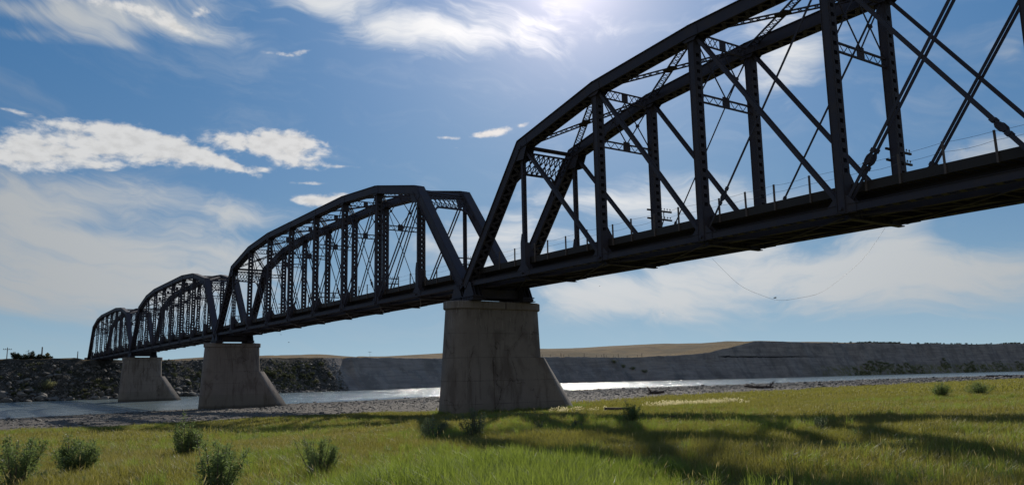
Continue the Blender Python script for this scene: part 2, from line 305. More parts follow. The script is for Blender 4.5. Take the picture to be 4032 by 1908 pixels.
# ------------------------------------------------------------------ mesh helpers
def V(*a): return np.array(a, float)
class MB:
    def __init__(s): s.v = []; s.f = []; s.n = 0
    def add(s, verts, faces):
        s.v.append(np.asarray(verts, float)); s.f += [tuple(i+s.n for i in f) for f in faces]; s.n += len(verts)
    def beam(s, A, B, w, h, side=(0, 1, 0), t0=0., t1=0., off=(0., 0.)):
        """prism from A to B; w across `side`, h across the third axis; t0/t1 lengthen the ends"""
        A = np.asarray(A, float); B = np.asarray(B, float); d = B-A; L = np.linalg.norm(d); d /= L
        sd_ = np.asarray(side, float); sd_ = sd_ - d*np.dot(sd_, d); sd_ /= np.linalg.norm(sd_); up = np.cross(d, sd_)
        if up[2] < -1e-6 or (abs(up[2]) < 1e-6 and up[0] < 0): up = -up
        o = sd_*off[0]+up*off[1]; A = A-d*t0+o; B = B+d*t1+o; a = sd_*w/2; b = up*h/2
        s.add([A-a-b, A+a-b, A+a+b, A-a+b, B-a-b, B+a-b, B+a+b, B-a+b], BOXF)
    def box(s, x0, x1, y0, y1, z0, z1):
        s.add([(x0, y0, z0), (x1, y0, z0), (x1, y1, z0), (x0, y1, z0), (x0, y0, z1), (x1, y0, z1), (x1, y1, z1), (x0, y1, z1)], BOXZ)
    def tube(s, pts, rad, n=6):
        pts = [np.asarray(q, float) for q in pts]; rings = []
        if not hasattr(rad, '__len__'): rad = [rad]*len(pts)
        for i, q in enumerate(pts):
            d = pts[min(i+1, len(pts)-1)]-pts[max(i-1, 0)]; d = d/(np.linalg.norm(d)+1e-9)
            a = np.cross(d, (0, 0, 1.) if abs(d[2]) < .9 else (1., 0, 0)); a /= np.linalg.norm(a); b = np.cross(d, a)
            rings.append([q+rad[i]*(a*math.cos(t)+b*math.sin(t)) for t in [2*math.pi*k/n for k in range(n)]])
        vs = [v for r_ in rings for v in r_]; fs = []
        for i in range(len(pts)-1):
            for k in range(n):
                fs.append((i*n+k, i*n+(k+1) % n, (i+1)*n+(k+1) % n, (i+1)*n+k))
        fs.append(tuple(range(n))[::-1]); fs.append(tuple((len(pts)-1)*n+k for k in range(n)))
        s.add(vs, fs)
    def plate(s, poly, y0, y1):
        """polygon in the XZ plane, thickness from y0 to y1"""
        n = len(poly); vs = [(x, y0, z) for x, z in poly]+[(x, y1, z) for x, z in poly]
        s.add(vs, [tuple(range(n)), tuple(range(n, 2*n))[::-1]]+[(i, i+n, (i+1) % n+n, (i+1) % n) for i in range(n)])
    def build(s, name, mat, parent=None, smooth=False):
        me = bpy.data.meshes.new(name)
        vs = np.concatenate(s.v) if s.v else np.zeros((0, 3))
        me.from_pydata(vs.tolist(), [], s.f); me.validate()
        bm = bmesh.new(); bm.from_mesh(me); bmesh.ops.recalc_face_normals(bm, faces=bm.faces); bm.to_mesh(me); bm.free()
        if smooth: me.shade_smooth()
        o = bpy.data.objects.new(name, me); COL.objects.link(o); me.materials.append(MATS[mat])
        if parent is not None: o.parent = parent
        return o
BOXF = [(0, 3, 2, 1), (4, 5, 6, 7), (0, 1, 5, 4), (1, 2, 6, 5), (2, 3, 7, 6), (3, 0, 4, 7)]
BOXZ = [(0, 3, 2, 1), (4, 5, 6, 7), (0, 1, 5, 4), (1, 2, 6, 5), (2, 3, 7, 6), (3, 0, 4, 7)]
def empty(name, loc, label, cat, group=None, rz=0):
    o = bpy.data.objects.new(name, None); COL.objects.link(o); o.location = loc; o.rotation_euler = (0, 0, rz)
    o['label'] = label; o['category'] = cat
    if group: o['group'] = group
    return o
def tag(o, label, cat, group=None, kind=None):
    if label: o['label'] = label
    if cat: o['category'] = cat
    if group: o['group'] = group
    if kind: o['kind'] = kind
    return o
def copy_tree(o, parent=None):
    c = o.copy(); COL.objects.link(c)
    if parent is not None: c.parent = parent
    for ch in list(o.children): copy_tree(ch, c)
    return c

# ------------------------------------------------------------------ ground
GY = [-600, -120, -60, -32.4, -26.6, -21.5, -13.4, -6.1, .5, 17.5, 27.7, 45.8, 61, 93.6, 131, 169, 300, 1500, 5000]
GX = [30, 6, -3, -5.5, -4.6, -5.5, -7.5, -9., -6., -9.6, -14, -20.0, -21.4, -26.7, -32, -36, -50, -70, -90]
SY = [-600, -80, -29.8, -16.5, -1.4, 17.7, 39.4, 60.7, 85, 109.7, 150, 175.5, 199.5, 282, 348, 440.7, 900, 5000]
SX = [-20, -60, -73.2, -80.7, -85.7, -96.2, -102.2, -113., -122, -130.2, -133.2, -135.3, -137, -147, -152, -156.6, -165, -170]
FY = [-600, -80, -25.3, -4.1, 21.1, 52.8, 90, 126, 180, 240, 296, 323, 394, 542, 661, 790, 2500, 5000]
FX = [-130, -190, -195.9, -199.6, -208.3, -222, -237, -252, -276, -298, -302, -296, -296, -310, -314, -314, -314, -314]
TY = [-600, -80, -25.5, -16.0, -6.0, -2.8, 13.4, 25.0, 58.0, 75.9, 93.8, 126.4, 149.7, 228.8, 263.8, 300.0, 320.9, 342.4, 360.5, 374.8, 389.9, 412.2, 481.6, 590.7, 713.7, 823.5, 2500, 5000]
TZ = [12, 12, 11.9, 11.8, 12.4, 11.7, 11.3, 11.5, 12.6, 12.9, 13.0, 12.9, 12.9, 14.4, 14.4, 14.0, 14.7, 15.3, 16.5, 18.7, 20.9, 24.6, 24.2, 24.8, 24.8, 25.9, 26, 26]
HY = [-600, -80, 20, 55.0, 104.0, 131.1, 148.0, 157.7, 186.9, 213.6, 248.6, 330.7, 372.6, 399.3, 474.3, 516.3, 549.2, 593.3, 800, 1400, 5000]
HZ = [12.5, 12.5, 13.0, 15.7, 18.0, 18.7, 18.5, 17.7, 18.1, 19.4, 21.2, 24.2, 25.1, 26.4, 27.2, 29.6, 32.0, 32.7, 31, 27, 27]
def sstep(t): t = np.clip(t, 0, 1); return t*t*(3-2*t)
def vnoise(x, y, sc, seed=0):
    """smooth value noise in [-1, 1]"""
    x = np.asarray(x, float)/sc; y = np.asarray(y, float)/sc
    xi = np.floor(x).astype(np.int64); yi = np.floor(y).astype(np.int64); fx = sstep(x-xi); fy = sstep(y-yi)
    def h(a, b):
        n = (a*374761393+b*668265263+seed*974711) & 0x7fffffff; n = ((n ^ (n >> 13))*1274126177) & 0x7fffffff
        return ((n ^ (n >> 16)) & 0xffff)/32767.5-1
    return (h(xi, yi)*(1-fx)+h(xi+1, yi)*fx)*(1-fy)+(h(xi, yi+1)*(1-fx)+h(xi+1, yi+1)*fx)*fy
def ground_z(x, y):
    x = np.asarray(x, float); y = np.asarray(y, float)
    xg = np.interp(y, GY, GX)+vnoise(x*0, y, 5, 3)*.8; xs = np.interp(y, SY, SX)+vnoise(x*0, y, 9, 4)*1.2
    zb = -.9+.9*0
    t = (x-xs)/(xg-xs)
    zg = 1.45*sstep(t*.92+.02)**.9
    zg = np.where(t < 0, np.maximum(-1.2, t*6.), zg)
    zgr = 1.45+1.35*sstep((x-xg)/58)+.12*vnoise(x, y, 7, 1)*sstep((x-xg)/8)+.05*vnoise(x, y, 2.2, 2)
    z = np.where(x > xg, zgr, zg+.03*vnoise(x, y, 1.7, 6)*(t > 0.02))
    return z
def far_z(x, y):
    xf = np.interp(y, FY, FX)+vnoise(x*0, y, 22, 9)*2.0+vnoise(x*0, y, 7, 10)*.8
    tz = np.interp(y, TY, TZ)+.16*vnoise(x*0, y, 4.5, 21)+.10*vnoise(x*0, y, 1.8, 22); hz = np.interp(y, HY, HZ)
    d = xf-x                                           # distance inland
    wide = np.where(y < 95, 19., 12.)
    t = np.clip(d/wide, 0, 1)
    prof = np.where(y < 95, t, np.where(t < .72, t/.72*.64, .64+(t-.72)/.28*.36))
    rib = 1-np.abs(vnoise(x*.35, y, 6.5, 12)); gl = .55*(rib**2-.45)*(1+vnoise(x*0, y, 40, 17))+vnoise(x, y, 5, 18)*.6+vnoise(x, y, 2.6, 13)*.5+vnoise(x, y, 1.1, 16)*.3
    z = -1.0+(tz+1.0)*prof+gl*np.sin(np.pi*t)*.8
    u = sstep((d-wide-15)/(140-wide)); z2 = tz+(hz-tz)*u+vnoise(x, y, 60, 14)*1.6*u*(1-u)*4+vnoise(x, y, 17, 15)*.5*u
    z3 = np.where(d > 150, hz-(d-150)*.012, z2)
    return np.where(d > wide, z3, z)
def grid_obj(name, X, Y, zf, mat, label=None):
    nx_, ny_ = X.shape; Z = zf(X, Y)
    vs = np.stack([X, Y, Z], -1).reshape(-1, 3)
    idx = np.arange(nx_*ny_).reshape(nx_, ny_)
    q = np.stack([idx[:-1, :-1], idx[1:, :-1], idx[1:, 1:], idx[:-1, 1:]], -1).reshape(-1, 4)
    me = bpy.data.meshes.new(name); me.from_pydata(vs.tolist(), [], q.tolist()); me.shade_smooth()
    o = bpy.data.objects.new(name, me); COL.objects.link(o); me.materials.append(MATS[mat]); o['kind'] = 'structure'
    if label: o['label'] = label
    return o
def spaced(segs):
    out = []
    for a, b, n in segs: out += list(np.linspace(a, b, n, endpoint=False))
    return np.array(out+[segs[-1][1]])
ys = spaced([(-600, -120, 12), (-120, -50, 24), (-50, 60, 170), (60, 200, 100), (200, 700, 100), (700, 1500, 40), (1500, 5000, 14)])
# grass terrace: x from the turf edge eastwards
sfr = np.concatenate([np.linspace(0, .12, 80, endpoint=False), np.linspace(.12, .4, 20, endpoint=False), np.linspace(.4, 1, 6)])
xg = np.interp(ys, GY, GX)+vnoise(ys*0, ys, 5, 3)*.8
X = xg[None, :]+.002+sfr[:, None]*(900-xg[None, :]); Yg = np.repeat(ys[None, :], len(sfr), 0)
grid_obj('grass_ground', X, Yg, ground_z, 'field_soil', 'olive green river terrace sloping down to the gravel beach')
xs_ = np.interp(ys, SY, SX)
sf = np.concatenate([np.linspace(-.12, 0, 8, endpoint=False), np.linspace(0, 1, 90)])
X = xs_[None, :]+sf[:, None]*(xg-xs_)[None, :]
def beach_z(x, y): return ground_z(np.minimum(x, np.interp(y, GY, GX)+vnoise(x*0, y, 5, 3)*.8), y)
grid_obj('gravel_beach', X, np.repeat(ys[None, :], len(sf), 0), beach_z, 'beach_gravel', 'pinkish grey gravel beach between turf and river')
# far bank
yf = spaced([(-600, -100, 20), (-100, 130, 260), (130, 420, 320), (420, 900, 240), (900, 1500, 60), (1500, 5000, 16)])
xf = np.interp(yf, FY, FX)+4
dfr = np.concatenate([np.linspace(0, 25, 76, endpoint=False), np.linspace(26, 45, 6)])
grid_obj('river_bank', xf[None, :]-dfr[:, None], np.repeat(yf[None, :], len(dfr), 0), far_z, 'bank_clay', 'shaded clay bluff and rubble slope across the river')
dfr = np.concatenate([np.linspace(45, 200, 40, endpoint=False), np.linspace(200, 5000, 12)])
grid_obj('hill', xf[None, :]-dfr[:, None], np.repeat(yf[None, :], len(dfr), 0), far_z, 'dry_prairie', 'golden dry grass hills above the far bluff')
mbw = MB(); mbw.add([(-600, -900, 0), (60, -900, 0), (60, 5200, 0), (-600, 5200, 0)], [(0, 1, 2, 3)])
ow = mbw.build('river', 'river_water'); ow['kind'] = 'structure'

# ------------------------------------------------------------------ the truss spans
WD = 5.033; PITCH = 80.3; XOFF = -.12; CH = 12.05
PE, PI_ = 8.34, 8.989
NX = [0]+[PE+i*PI_ for i in range(8)]+[2*PE+7*PI_]
HH = [0, 9.904, 11.734, 12.364, 12.364, 12.364, 12.364, 11.734, 9.904, 0]
def lattice(mb, A, B, wdir, w, step, rail=.09, bar=.05, depth=.09, xx=True, plates=()):
    """two rails w apart along wdir, laced with crossing bars"""
    A = np.asarray(A, float); B = np.asarray(B, float); wdir = np.asarray(wdir, float); d = B-A; L = np.linalg.norm(d); d /= L
    wdir = wdir-d*np.dot(wdir, d); wdir /= np.linalg.norm(wdir)
    nrm_ = np.cross(d, wdir)
    for s in (-1, 1): mb.beam(A+wdir*s*w/2, B+wdir*s*w/2, depth, rail, side=nrm_)
    n = max(1, int(round(L/step)))
    for i in range(n):
        a = A+d*L*i/n; b = A+d*L*(i+1)/n
        if any(p0 < (i+.5)/n < p1 for p0, p1 in plates): continue
        e = wdir*(w/2-rail*.3)
        k = 1 if i % 2 else -1
        mb.beam(a+e*k, b-e*k, .018, bar, side=nrm_, off=(.012, 0))
        if xx: mb.beam(a-e*k, b+e*k, .018, bar, side=nrm_, off=(-.012, 0))
    for p0, p1 in plates:
        a = A+d*L*p0; b = A+d*L*p1; mb.beam(a, b, .05, w+rail*1.02, side=nrm_)
def chord_seg(mb, A, B, k, ext=(.12, .12)):
    jit = .0035*(k % 2); jz = .004*(k % 2)
    for s in (-1, 1):
        mb.beam(A, B, .03, .76, off=(s*(.36+jit), -.03), t0=ext[0], t1=ext[1])
        mb.beam(A, B, .13, .025, off=(s*(.425+jit), -.398-jz), t0=ext[0], t1=ext[1])
    mb.beam(A, B, .94, .04, off=(0, .372+jz), t0=ext[0], t1=ext[1])
    mb.beam(A, B, .80, .03, off=(0, .409+jz), t0=-.25, t1=-.25)
    d = B-A; L = np.linalg.norm(d); n = int(L/.42); d = d/L; up = np.array([-d[2], 0, d[0]])
    for i in range(n):
        a = A+d*L*i/n-up*(.415+jz); b = A+d*L*(i+1)/n-up*(.415+jz); k2 = 1 if i % 2 else -1
        mb.beam(a+V(0, .34*k2, 0), b-V(0, .34*k2, 0), .24, .014, side=(0, 1, 0))
def build_span():
    root = empty('truss_span', (0, 0, 0), 'x', 'bridge span', 'riveted truss spans of the railway bridge')
    S = 'weathered_steel'
    U = [V(NX[i], 0, HH[i]) for i in range(10)]; Lw = [V(NX[i], 0, 0) for i in range(10)]
    for y in (0, WD):
        o = V(0, y, 0)
        mb = MB()
        for i in range(1, 8): chord_seg(mb, U[i]+o, U[i+1]+o, i)
        for i in range(1, 9):                                  # node gussets
            for s in (-1, 1):
                x, z = U[i][0], U[i][2]; g = .62 if i in (1, 8) else .5
                dn = .95 if i in (1, 8) else .62
                mb.plate([(x-g*1.3, z+.24), (x+g*1.3, z+.24), (x+g*1.4, z-.36), (x+g*.75, z-dn), (x-g*.75, z-dn), (x-g*1.4, z-.36)][::1] if i not in (1, 8) else
                         ([(x-.15, z+.26), (x+.95, z+.42), (x+1.0, z-.30), (x+.55, z-1.25), (x-.55, z-1.2), (x-.9, z-.75)] if i == 1 else
                          [(x+.15, z+.26), (x-.95, z+.42), (x-1.0, z-.30), (x-.55, z-1.25), (x+.55, z-1.2), (x+.9, z-.75)]), y+s*.388, y+s*.410)
        mb.build('top_chord', S, root)
        for a, b, k in ((0, 1, 0), (9, 8, 0)):
            mb = MB(); chord_seg(mb, Lw[a]+o, U[b]+o, k, (.25, .12)); mb.build('end_post', S, root)
        mb = MB()
        for i in range(9):
            j = .003*(i % 2)
            for s in (-1, 1):
                mb.beam(Lw[i]+o, Lw[i+1]+o, .03, .40, off=(s*(.20+j), 0), t0=.1, t1=.1)
                mb.beam(Lw[i]+o, Lw[i+1]+o, .09, .02, off=(s*(.24+j), .19), t0=-.3, t1=-.3)
                mb.beam(Lw[i]+o, Lw[i+1]+o, .09, .02, off=(s*(.24+j), -.19), t0=-.3, t1=-.3)
            n = 12
            for q in range(n):
                x = NX[i]+(NX[i+1]-NX[i])*(q+.5)/n; mb.box(x-.14, x+.14, y-.185, y+.185, -.20, -.185); 
        for i in range(10):
            for s in (-1, 1):
                x = NX[i]; g = .75 if 0 < i < 9 else .55
                mb.plate([(x-g, -.24), (x+g, -.24), (x+g, .2), (x+g*.45, .62), (x-g*.45, .62), (x-g, .2)], y+s*.23, y+s*.25)
            mb.tube([V(NX[i], y-.42, 0), V(NX[i], y+.42, 0)], .09, 10)
        mb.build('bottom_chord', S, root)
        inner = 1 if y == 0 else -1
        for i in range(1, 9):
            mb = MB(); x = NX[i]; z1 = HH[i]-.30
            if i in (1, 8):
                mb.box(x-.14, x+.14, y-.02, y+.02, -.1, z1)
                for s in (-1, 1): mb.box(x-.13, x+.13, y+s*.14-.02, y+s*.14+.02, 0, z1)
                mb.box(x-.30, x+.30, y-.22, y-.20, -.05, 2.3); mb.box(x-.30, x+.30, y+.20, y+.22, -.05, 2.3)
                for s in (-1, 1): mb.box(x+s*.30-.012, x+s*.30+.012, y-.198, y+.198, -.05, 2.3)
                mb.plate([(x-.3, 2.3), (x+.3, 2.3), (x+.14, 3.0), (x-.14, 3.0)], y-.22, y-.2)
                for q in range(int(z1/.5)):
                    z = 3.1+q*.5
                    if z < z1-.5: mb.box(x-.10, x+.10, y-.138, y+.138, z, z+.16)
            else:
                for s in (-1, 1):
                    mb.box(x-.21, x+.21, y+s*.27-.012, y+s*.27+.012, -.2, z1)
                    for q in (-1, 1): mb.box(x+q*.213-.011, x+q*.213+.011, y+s*.27-.055, y+s*.27+.055, -.2, z1)
                for e in (-1, 1):
                    for q in (-1, 1): mb.box(x+e*.229-.005, x+e*.229+.005, y+q*.205-.065, y+q*.205+.065, -.18, z1-.01)
                    z = .5+.07*e*0
                    while z < z1-.5:
                        mb.box(x+e*.239-.004, x+e*.239+.004, y-.15, y+.15, z, z+.28); z += .50
                    mb.box(x+e*.241-.004, x+e*.241+.004, y-.24, y+.24, 0., 1.6); mb.box(x+e*.241-.004, x+e*.241+.004, y-.24, y+.24, z1-1.0, z1)
            po = mb.build('post' if i not in (1, 8) else 'hanger', S, root)
            # knee plate from the post down to the floor beam
            kb = MB(); yy = y+inner*.30
            kb.add([(x-.02, yy, .45), (x-.02, yy+inner*1.05, .45), (x-.02, yy+inner*.95, .95), (x-.02, yy+inner*.04, 2.35),
                    (x+.02, yy, .45), (x+.02, yy+inner*1.05, .45), (x+.02, yy+inner*.95, .95), (x+.02, yy+inner*.04, 2.35)], BOXF)
            kb.build('knee_plate', S, po)
        def bars(a, b, dep, sp, turn=0, name='diagonal'):
            mb = MB(); A = a+o; B = b+o; d = (B-A)/np.linalg.norm(B-A)
            offs = (-sp/2, sp/2) if sp else (0,)
            for q in offs:
                mb.beam(A, B, .045, dep, off=(q, 0))
                for P_ in (A, B):                         # eyes round the pins
                    ring = [P_+V(dep*1.0*math.cos(t), q, dep*1.0*math.sin(t)) for t in [k*math.pi/6 for k in range(12)]]
                    mb.plate([(r_[0], r_[2]) for r_ in ring], y+q-.028, y+q+.028)
                if turn:
                    lo, hi = (A, B) if A[2] < B[2] else (B, A); u_ = (hi-lo)/np.linalg.norm(hi-lo)
                    c0 = lo+u_*2.6
                    for e in (-1, 1):
                        nn = np.cross(u_, V(0, 1, 0))*e
                        mb.beam(c0-u_*.30+V(0, q, 0), c0-u_*.10+nn*.12+V(0, q, 0), .09, .075); mb.beam(c0-u_*.10+nn*.12+V(0, q, 0), c0+u_*.14+nn*.12+V(0, q, 0), .088, .072)
                        mb.beam(c0+u_*.14+nn*.12+V(0, q, 0), c0+u_*.36+V(0, q, 0), .09, .075)
                    for e in (-.42, .48): mb.beam(c0+u_*(e-.1)+V(0, q, 0), c0+u_*(e+.1)+V(0, q, 0), .12, dep+.06)
            mb.build(name, S, root)
        for a, b in ((1, 2), (2, 3), (3, 4)):
            bars(U[a], Lw[b], .19, .30); bars(U[9-a], Lw[9-b], .19, .30)
        bars(U[4], Lw[5], .15, .28, 1); bars(Lw[4], U[5], .15, .34, 1)
        bars(Lw[3], U[4], .11, 0, 1, 'counter_rod'); bars(Lw[6], U[5], .11, 0, 1, 'counter_rod')
        bars(Lw[2], U[3], .07, 0, 1, 'counter_rod') if y else None
        bars(Lw[7], U[6], .07, 0, 1, 'counter_rod')
    # sway frames
    for i in range(2, 8):
        x, h = NX[i], HH[i]; mb = MB(); zu = h-.28; zl = (7.85 if i in (2, 7) else 8.38)
        lattice(mb, V(x, .3, zu), V(x, WD-.3, zu), (0, 0, 1), .62, .46, rail=.09, plates=((.44, .56),))
        lattice(mb, V(x, .3, zl), V(x, WD-.3, zl), (0, 0, 1), .46, .36, rail=.10, xx=False, bar=.045, plates=((.43, .57),))
        yc = WD/2; za = zl+.28; zb = zu-.36
        for s in (-1, 1):
            e = yc+s*(yc-.32)
            mb.beam(V(x, yc, za), V(x, e, zb), .05, .07, side=(1, 0, 0), off=(.03, 0)); mb.beam(V(x, yc, zb), V(x, e, za), .05, .07, side=(1, 0, 0), off=(-.03, 0))
            mb.tube([V(x-.07, (yc+e)/2, (za+zb)/2), V(x+.07, (yc+e)/2, (za+zb)/2)], .13, 8)
        mb.plate([(x-.03, zl+.1), (x+.03, zl+.1), (x+.03, zl+.42), (x-.03, zl+.42)], yc-.28, yc+.28)
        mb.build('sway_frame', S, root)
    # top laterals
    for i in range(1, 8):
        mb = MB()
        for q, (ya, yb) in enumerate(((.3, WD-.3), (WD-.3, .3))):
            A = U[i]+V(.35, ya, .05+.0*q); B = U[i+1]+V(-.35, yb, .05)
            nn = np.cross(B-A, V(0, 0, 1.)); sl_ = (U[i+1]-U[i]); up = np.cross(V(0, 1, 0), sl_); wd = np.cross(B-A, up)
            lattice(mb, A, B, wd, .44, .44, rail=.085, bar=.05, depth=.08+.004*q, plates=((.45, .49), (.51, .55)) if q == 0 else ((.45, .55),))
        mb.build('top_lateral', S, root)
    # portals between the end posts
    for a, b in ((0, 1), (9, 8)):
        mb = MB(); A = U[b]; d = (Lw[a]-U[b]); d /= np.linalg.norm(d)
        def pt(y, s): return A+d*s+V(0, y, 0)
        mb.beam(pt(.36, .1), pt(WD-.36, .1), .30, .12, side=d); mb.beam(pt(.36, .55), pt(WD-.36, .55), .12, .14, side=d)
        def sb(y):
            e = min(y, WD-y); return 2.35+1.75*max(0., (1.25-e)/1.0)**1.6
        ysn = np.linspace(.33, WD-.33, 19)
        for k in range(18):
            mb.beam(pt(ysn[k], sb(ysn[k])), pt(ysn[k+1], sb(ysn[k+1])), .16, .14, side=d)
        for k in range(2, 17, 2): mb.beam(pt(ysn[k], .5), pt(ysn[k], sb(ysn[k])), .05, .09, side=(0, 1, 0))
        for k in range(0, 17, 2):
            for s0, s1 in ((.55, 1.45), (1.45, 2.3)):
                mb.beam(pt(ysn[k], s0), pt(ysn[k+2], s1), .075, .03, side=d); mb.beam(pt(ysn[k], s1), pt(ysn[k+2], s0), .075, .036, side=d)
        mb.build('portal_frame', S, root)
    # floor
    for i in range(10):
        mb = MB(); x = NX[i]; x += .25 if i == 0 else (-.25 if i == 9 else 0)
        mb.box(x-.02, x+.02, .26, WD-.26, -.40, .50); mb.box(x-.17, x+.17, .26, WD-.26, -.45, -.40); mb.box(x-.17, x+.17, .26, WD-.26, .50, .55)
        for yy in (1.2, 2.0, 3.0, 3.8): mb.box(x-.11, x+.11, yy-.03, yy+.03, -.398, .498)
        mb.build('floor_beam', S, root)
    for yy in (1.55, WD-1.55):
        mb = MB(); mb.box(.3, NX[9]-.3, yy-.015, yy+.015, -.22, .80); mb.box(.3, NX[9]-.3, yy-.16, yy+.16, .80, .845); mb.box(.3, NX[9]-.3, yy-.16, yy+.16, -.27, -.22)
        mb.build('stringer', S, root)
    mb = MB()
    for i in range(9):
        mb.beam(V(NX[i]+.3, .3, -.30), V(NX[i+1]-.3, WD-.3, -.30), .10, .09); mb.beam(V(NX[i]+.3, WD-.3, -.31), V(NX[i+1]-.3, .3, -.31), .10, .09)
        for q in np.arange(1, 9): 
            x = NX[i]+(NX[i+1]-NX[i])*q/9; mb.beam(V(x-.45*(q % 2-.5), 1.56, -.255), V(x+.9-.45, WD-1.56, -.255), .07, .05)
    mb.build('bottom_lateral', S, root)
    mb = MB(); x = -.12; k = 0; rr = random.Random(3)
    while x < NX[9]+.1:
        e0 = rr.uniform(-.05, .05); e1 = rr.uniform(-.08, .08)
        mb.box(x, x+.23, max(.45, .49+e0), WD-.46+e1, .85, 1.10); x += .37+rr.uniform(-.015, .015); k += 1
    mb.build('tie', 'creosoted_timber', root)['label'] = 'row of dark timber ties'
    for y0_, y1_ in ((.44, .62), (WD-.62, WD-.44)):
        mb = MB(); mb.box(-.1, NX[9]+.1, y0_, y1_, 1.104, 1.27); mb.build('guard_timber', 'creosoted_timber', root)
    mb = MB(); mb.box(-.1, NX[9]+.1, .40, .435, .80, 1.262); mb.build('fascia_board', 'creosoted_timber', root)
    for yy in (1.80, WD-1.80):
        mb = MB(); mb.box(-.1, NX[9]+.1, yy-.07, yy+.07, 1.104, 1.12); mb.box(-.1, NX[9]+.1, yy-.01, yy+.01, 1.12, 1.23); mb.box(-.1, NX[9]+.1, yy-.035, yy+.035, 1.23, 1.27)
        mb.build('rail', S, root)
    # bearings
    for a in (0, 9):
        for y in (0, WD):
            mb = MB(); x = NX[a]+(.62 if a == 0 else -.62); z0 = -1.44
            for s in (-.42, -.2, .2, .42):
                mb.add([(x-.85, y+s-.02, z0+.40), (x+.85, y+s-.02, z0+.40), (x+.30, y+s-.02, .12), (x-.30, y+s-.02, .12),
                        (x-.85, y+s+.02, z0+.40), (x+.85, y+s+.02, z0+.40), (x+.30, y+s+.02, .12), (x-.30, y+s+.02, .12)], BOXF)
            mb.box(x-.02, x+.02, y-.40, y+.40, z0+.41, .0)
            mb.box(x-.92, x+.92, y-.58, y+.58, z0+.32, z0+.40); mb.box(x-.98, x+.98, y-.64, y+.64, z0+.02, z0+.08)
            for s in np.linspace(-.75, .75, 7): mb.tube([V(x+s, y-.54, z0+.20), V(x+s, y+.54, z0+.20)], .10, 8)
            mb.build('bearing', S, root)
        x = NX[a]+(.62 if a == 0 else -.62)
        mb = MB(); mb.box(x-.03, x+.03, .5, WD-.5, -1.12, -.42); mb.box(x-.14, x+.14, .5, WD-.5, -1.16, -1.12)
        mb.build('end_strut', S, root)
    return root
span = build_span()
LBL = ['nearest truss span, the large one leaving the top right of the frame', 'second truss span from the right, arching between the big pier and the smaller one',
       'third truss span from the right, with its left foot on the pier in the water', 'farthest and smallest looking truss span, ending on the rocky bank']
spans = []
for k in range(4):
    s = span if k == 0 else copy_tree(span)
    s.location = (-k*PITCH+XOFF, 0, CH); s['label'] = LBL[k]; spans.append(s)

# wire railing along the near edge of the deck
def railing(k, xsn):
    X0 = -k*PITCH+XOFF
    lab = ['wire railing on wooden posts along the nearest truss span', 'wire railing on thin posts along the second truss span from the right',
           'wire railing on thin posts along the third truss span from the right', 'wire railing on thin posts along the farthest truss span'][k]
    root = empty('railing', (X0, .35, CH+1.27), lab, 'railing', 'wire railings along the bridge deck')
    tops = []; rr = random.Random(20+k)
    for x in xsn:
        mb = MB(); h = .92+rr.uniform(-.04, .06); lean = rr.uniform(-.03, .03)
        mb.beam(V(x, 0, -.50), V(x+lean, 0, h), .075, .085); mb.build('post', 'grey_post_wood', root); tops.append((x, h, lean))
    for frac in (.93, .5):
        mb = MB()
        for (xa, ha, la), (xb, hb, lb) in zip(tops[:-1], tops[1:]):
            sag = rr.uniform(.02, .09); pts = []
            for q in range(5):
                t = q/4; pts.append(V(xa+la*frac+(xb+lb*frac-xa-la*frac)*t, -.045, (ha*(1-t)+hb*t)*frac-4*sag*t*(1-t)))
            mb.tube(pts, .007, 4)
        mb.build('wire', 'galvanised_wire', root)
railing(0, [1.2, 4.2, 6.4, 7.9, 9.1, 10.7, 12.9, 15.3, 18.0, 19.8, 21.9, 24.0, 27.2, 29.1, 31.0, 33.2, 36.3, 38.0, 40.1, 42.3, 45, 47.6, 50.4, 53, 55.5, 58.2, 61, 63.6, 66.4, 69, 71.8, 74.5, 77, 79])
for k in (1, 2, 3):
    rr = random.Random(k); x = .8; L_ = []
    while x < 79.3: L_.append(x); x += rr.choice([2.2, 2.5, 2.7, 3.1])
    railing(k, L_)
# telegraph crossarm brackets on the far posts
GRPB = 'telegraph crossarms bolted to the far posts'
def bracket():
    root = empty('telegraph_bracket', (0, 0, 0), 'x', 'crossarm bracket', GRPB)
    for z in (3.75, 3.15):
        mb = MB(); mb.beam(V(0, -.60, z), V(0, 1.75, z), .10, .11, side=(1, 0, 0)); a = mb.build('crossarm', 'creosoted_timber', root)
        mb = MB()
        for y in (.50, .78, 1.06, 1.34, 1.62):
            mb.tube([V(0, y, z+.05), V(0, y, z+.16)], .012, 5); mb.tube([V(0, y, z+.14), V(0, y, z+.19), V(0, y, z+.24)], [.035, .04, .02], 7)
        mb.build('insulator', 'porcelain', a)
    mb = MB(); mb.beam(V(.06, .92, 3.7), V(.06, .92, 3.15), .04, .05); mb.beam(V(.06, .88, 3.1), V(.06, .30, 1.75), .04, .06, side=(1, 0, 0)); mb.build('brace', 'weathered_steel', root)
    return root
br = bracket(); first = True
for k in range(4):
    for i, w in ((2, 'second'), (4, 'fourth'), (6, 'sixth'), (8, 'eighth')):
        b = br if first else copy_tree(br); first = False
        b.location = (-k*PITCH+XOFF+NX[i]-.26, WD, CH)
        b['label'] = 'crossarm bracket on the %s far upright from the left of the %s span' % (w, ['nearest', 'second', 'third', 'farthest'][k])

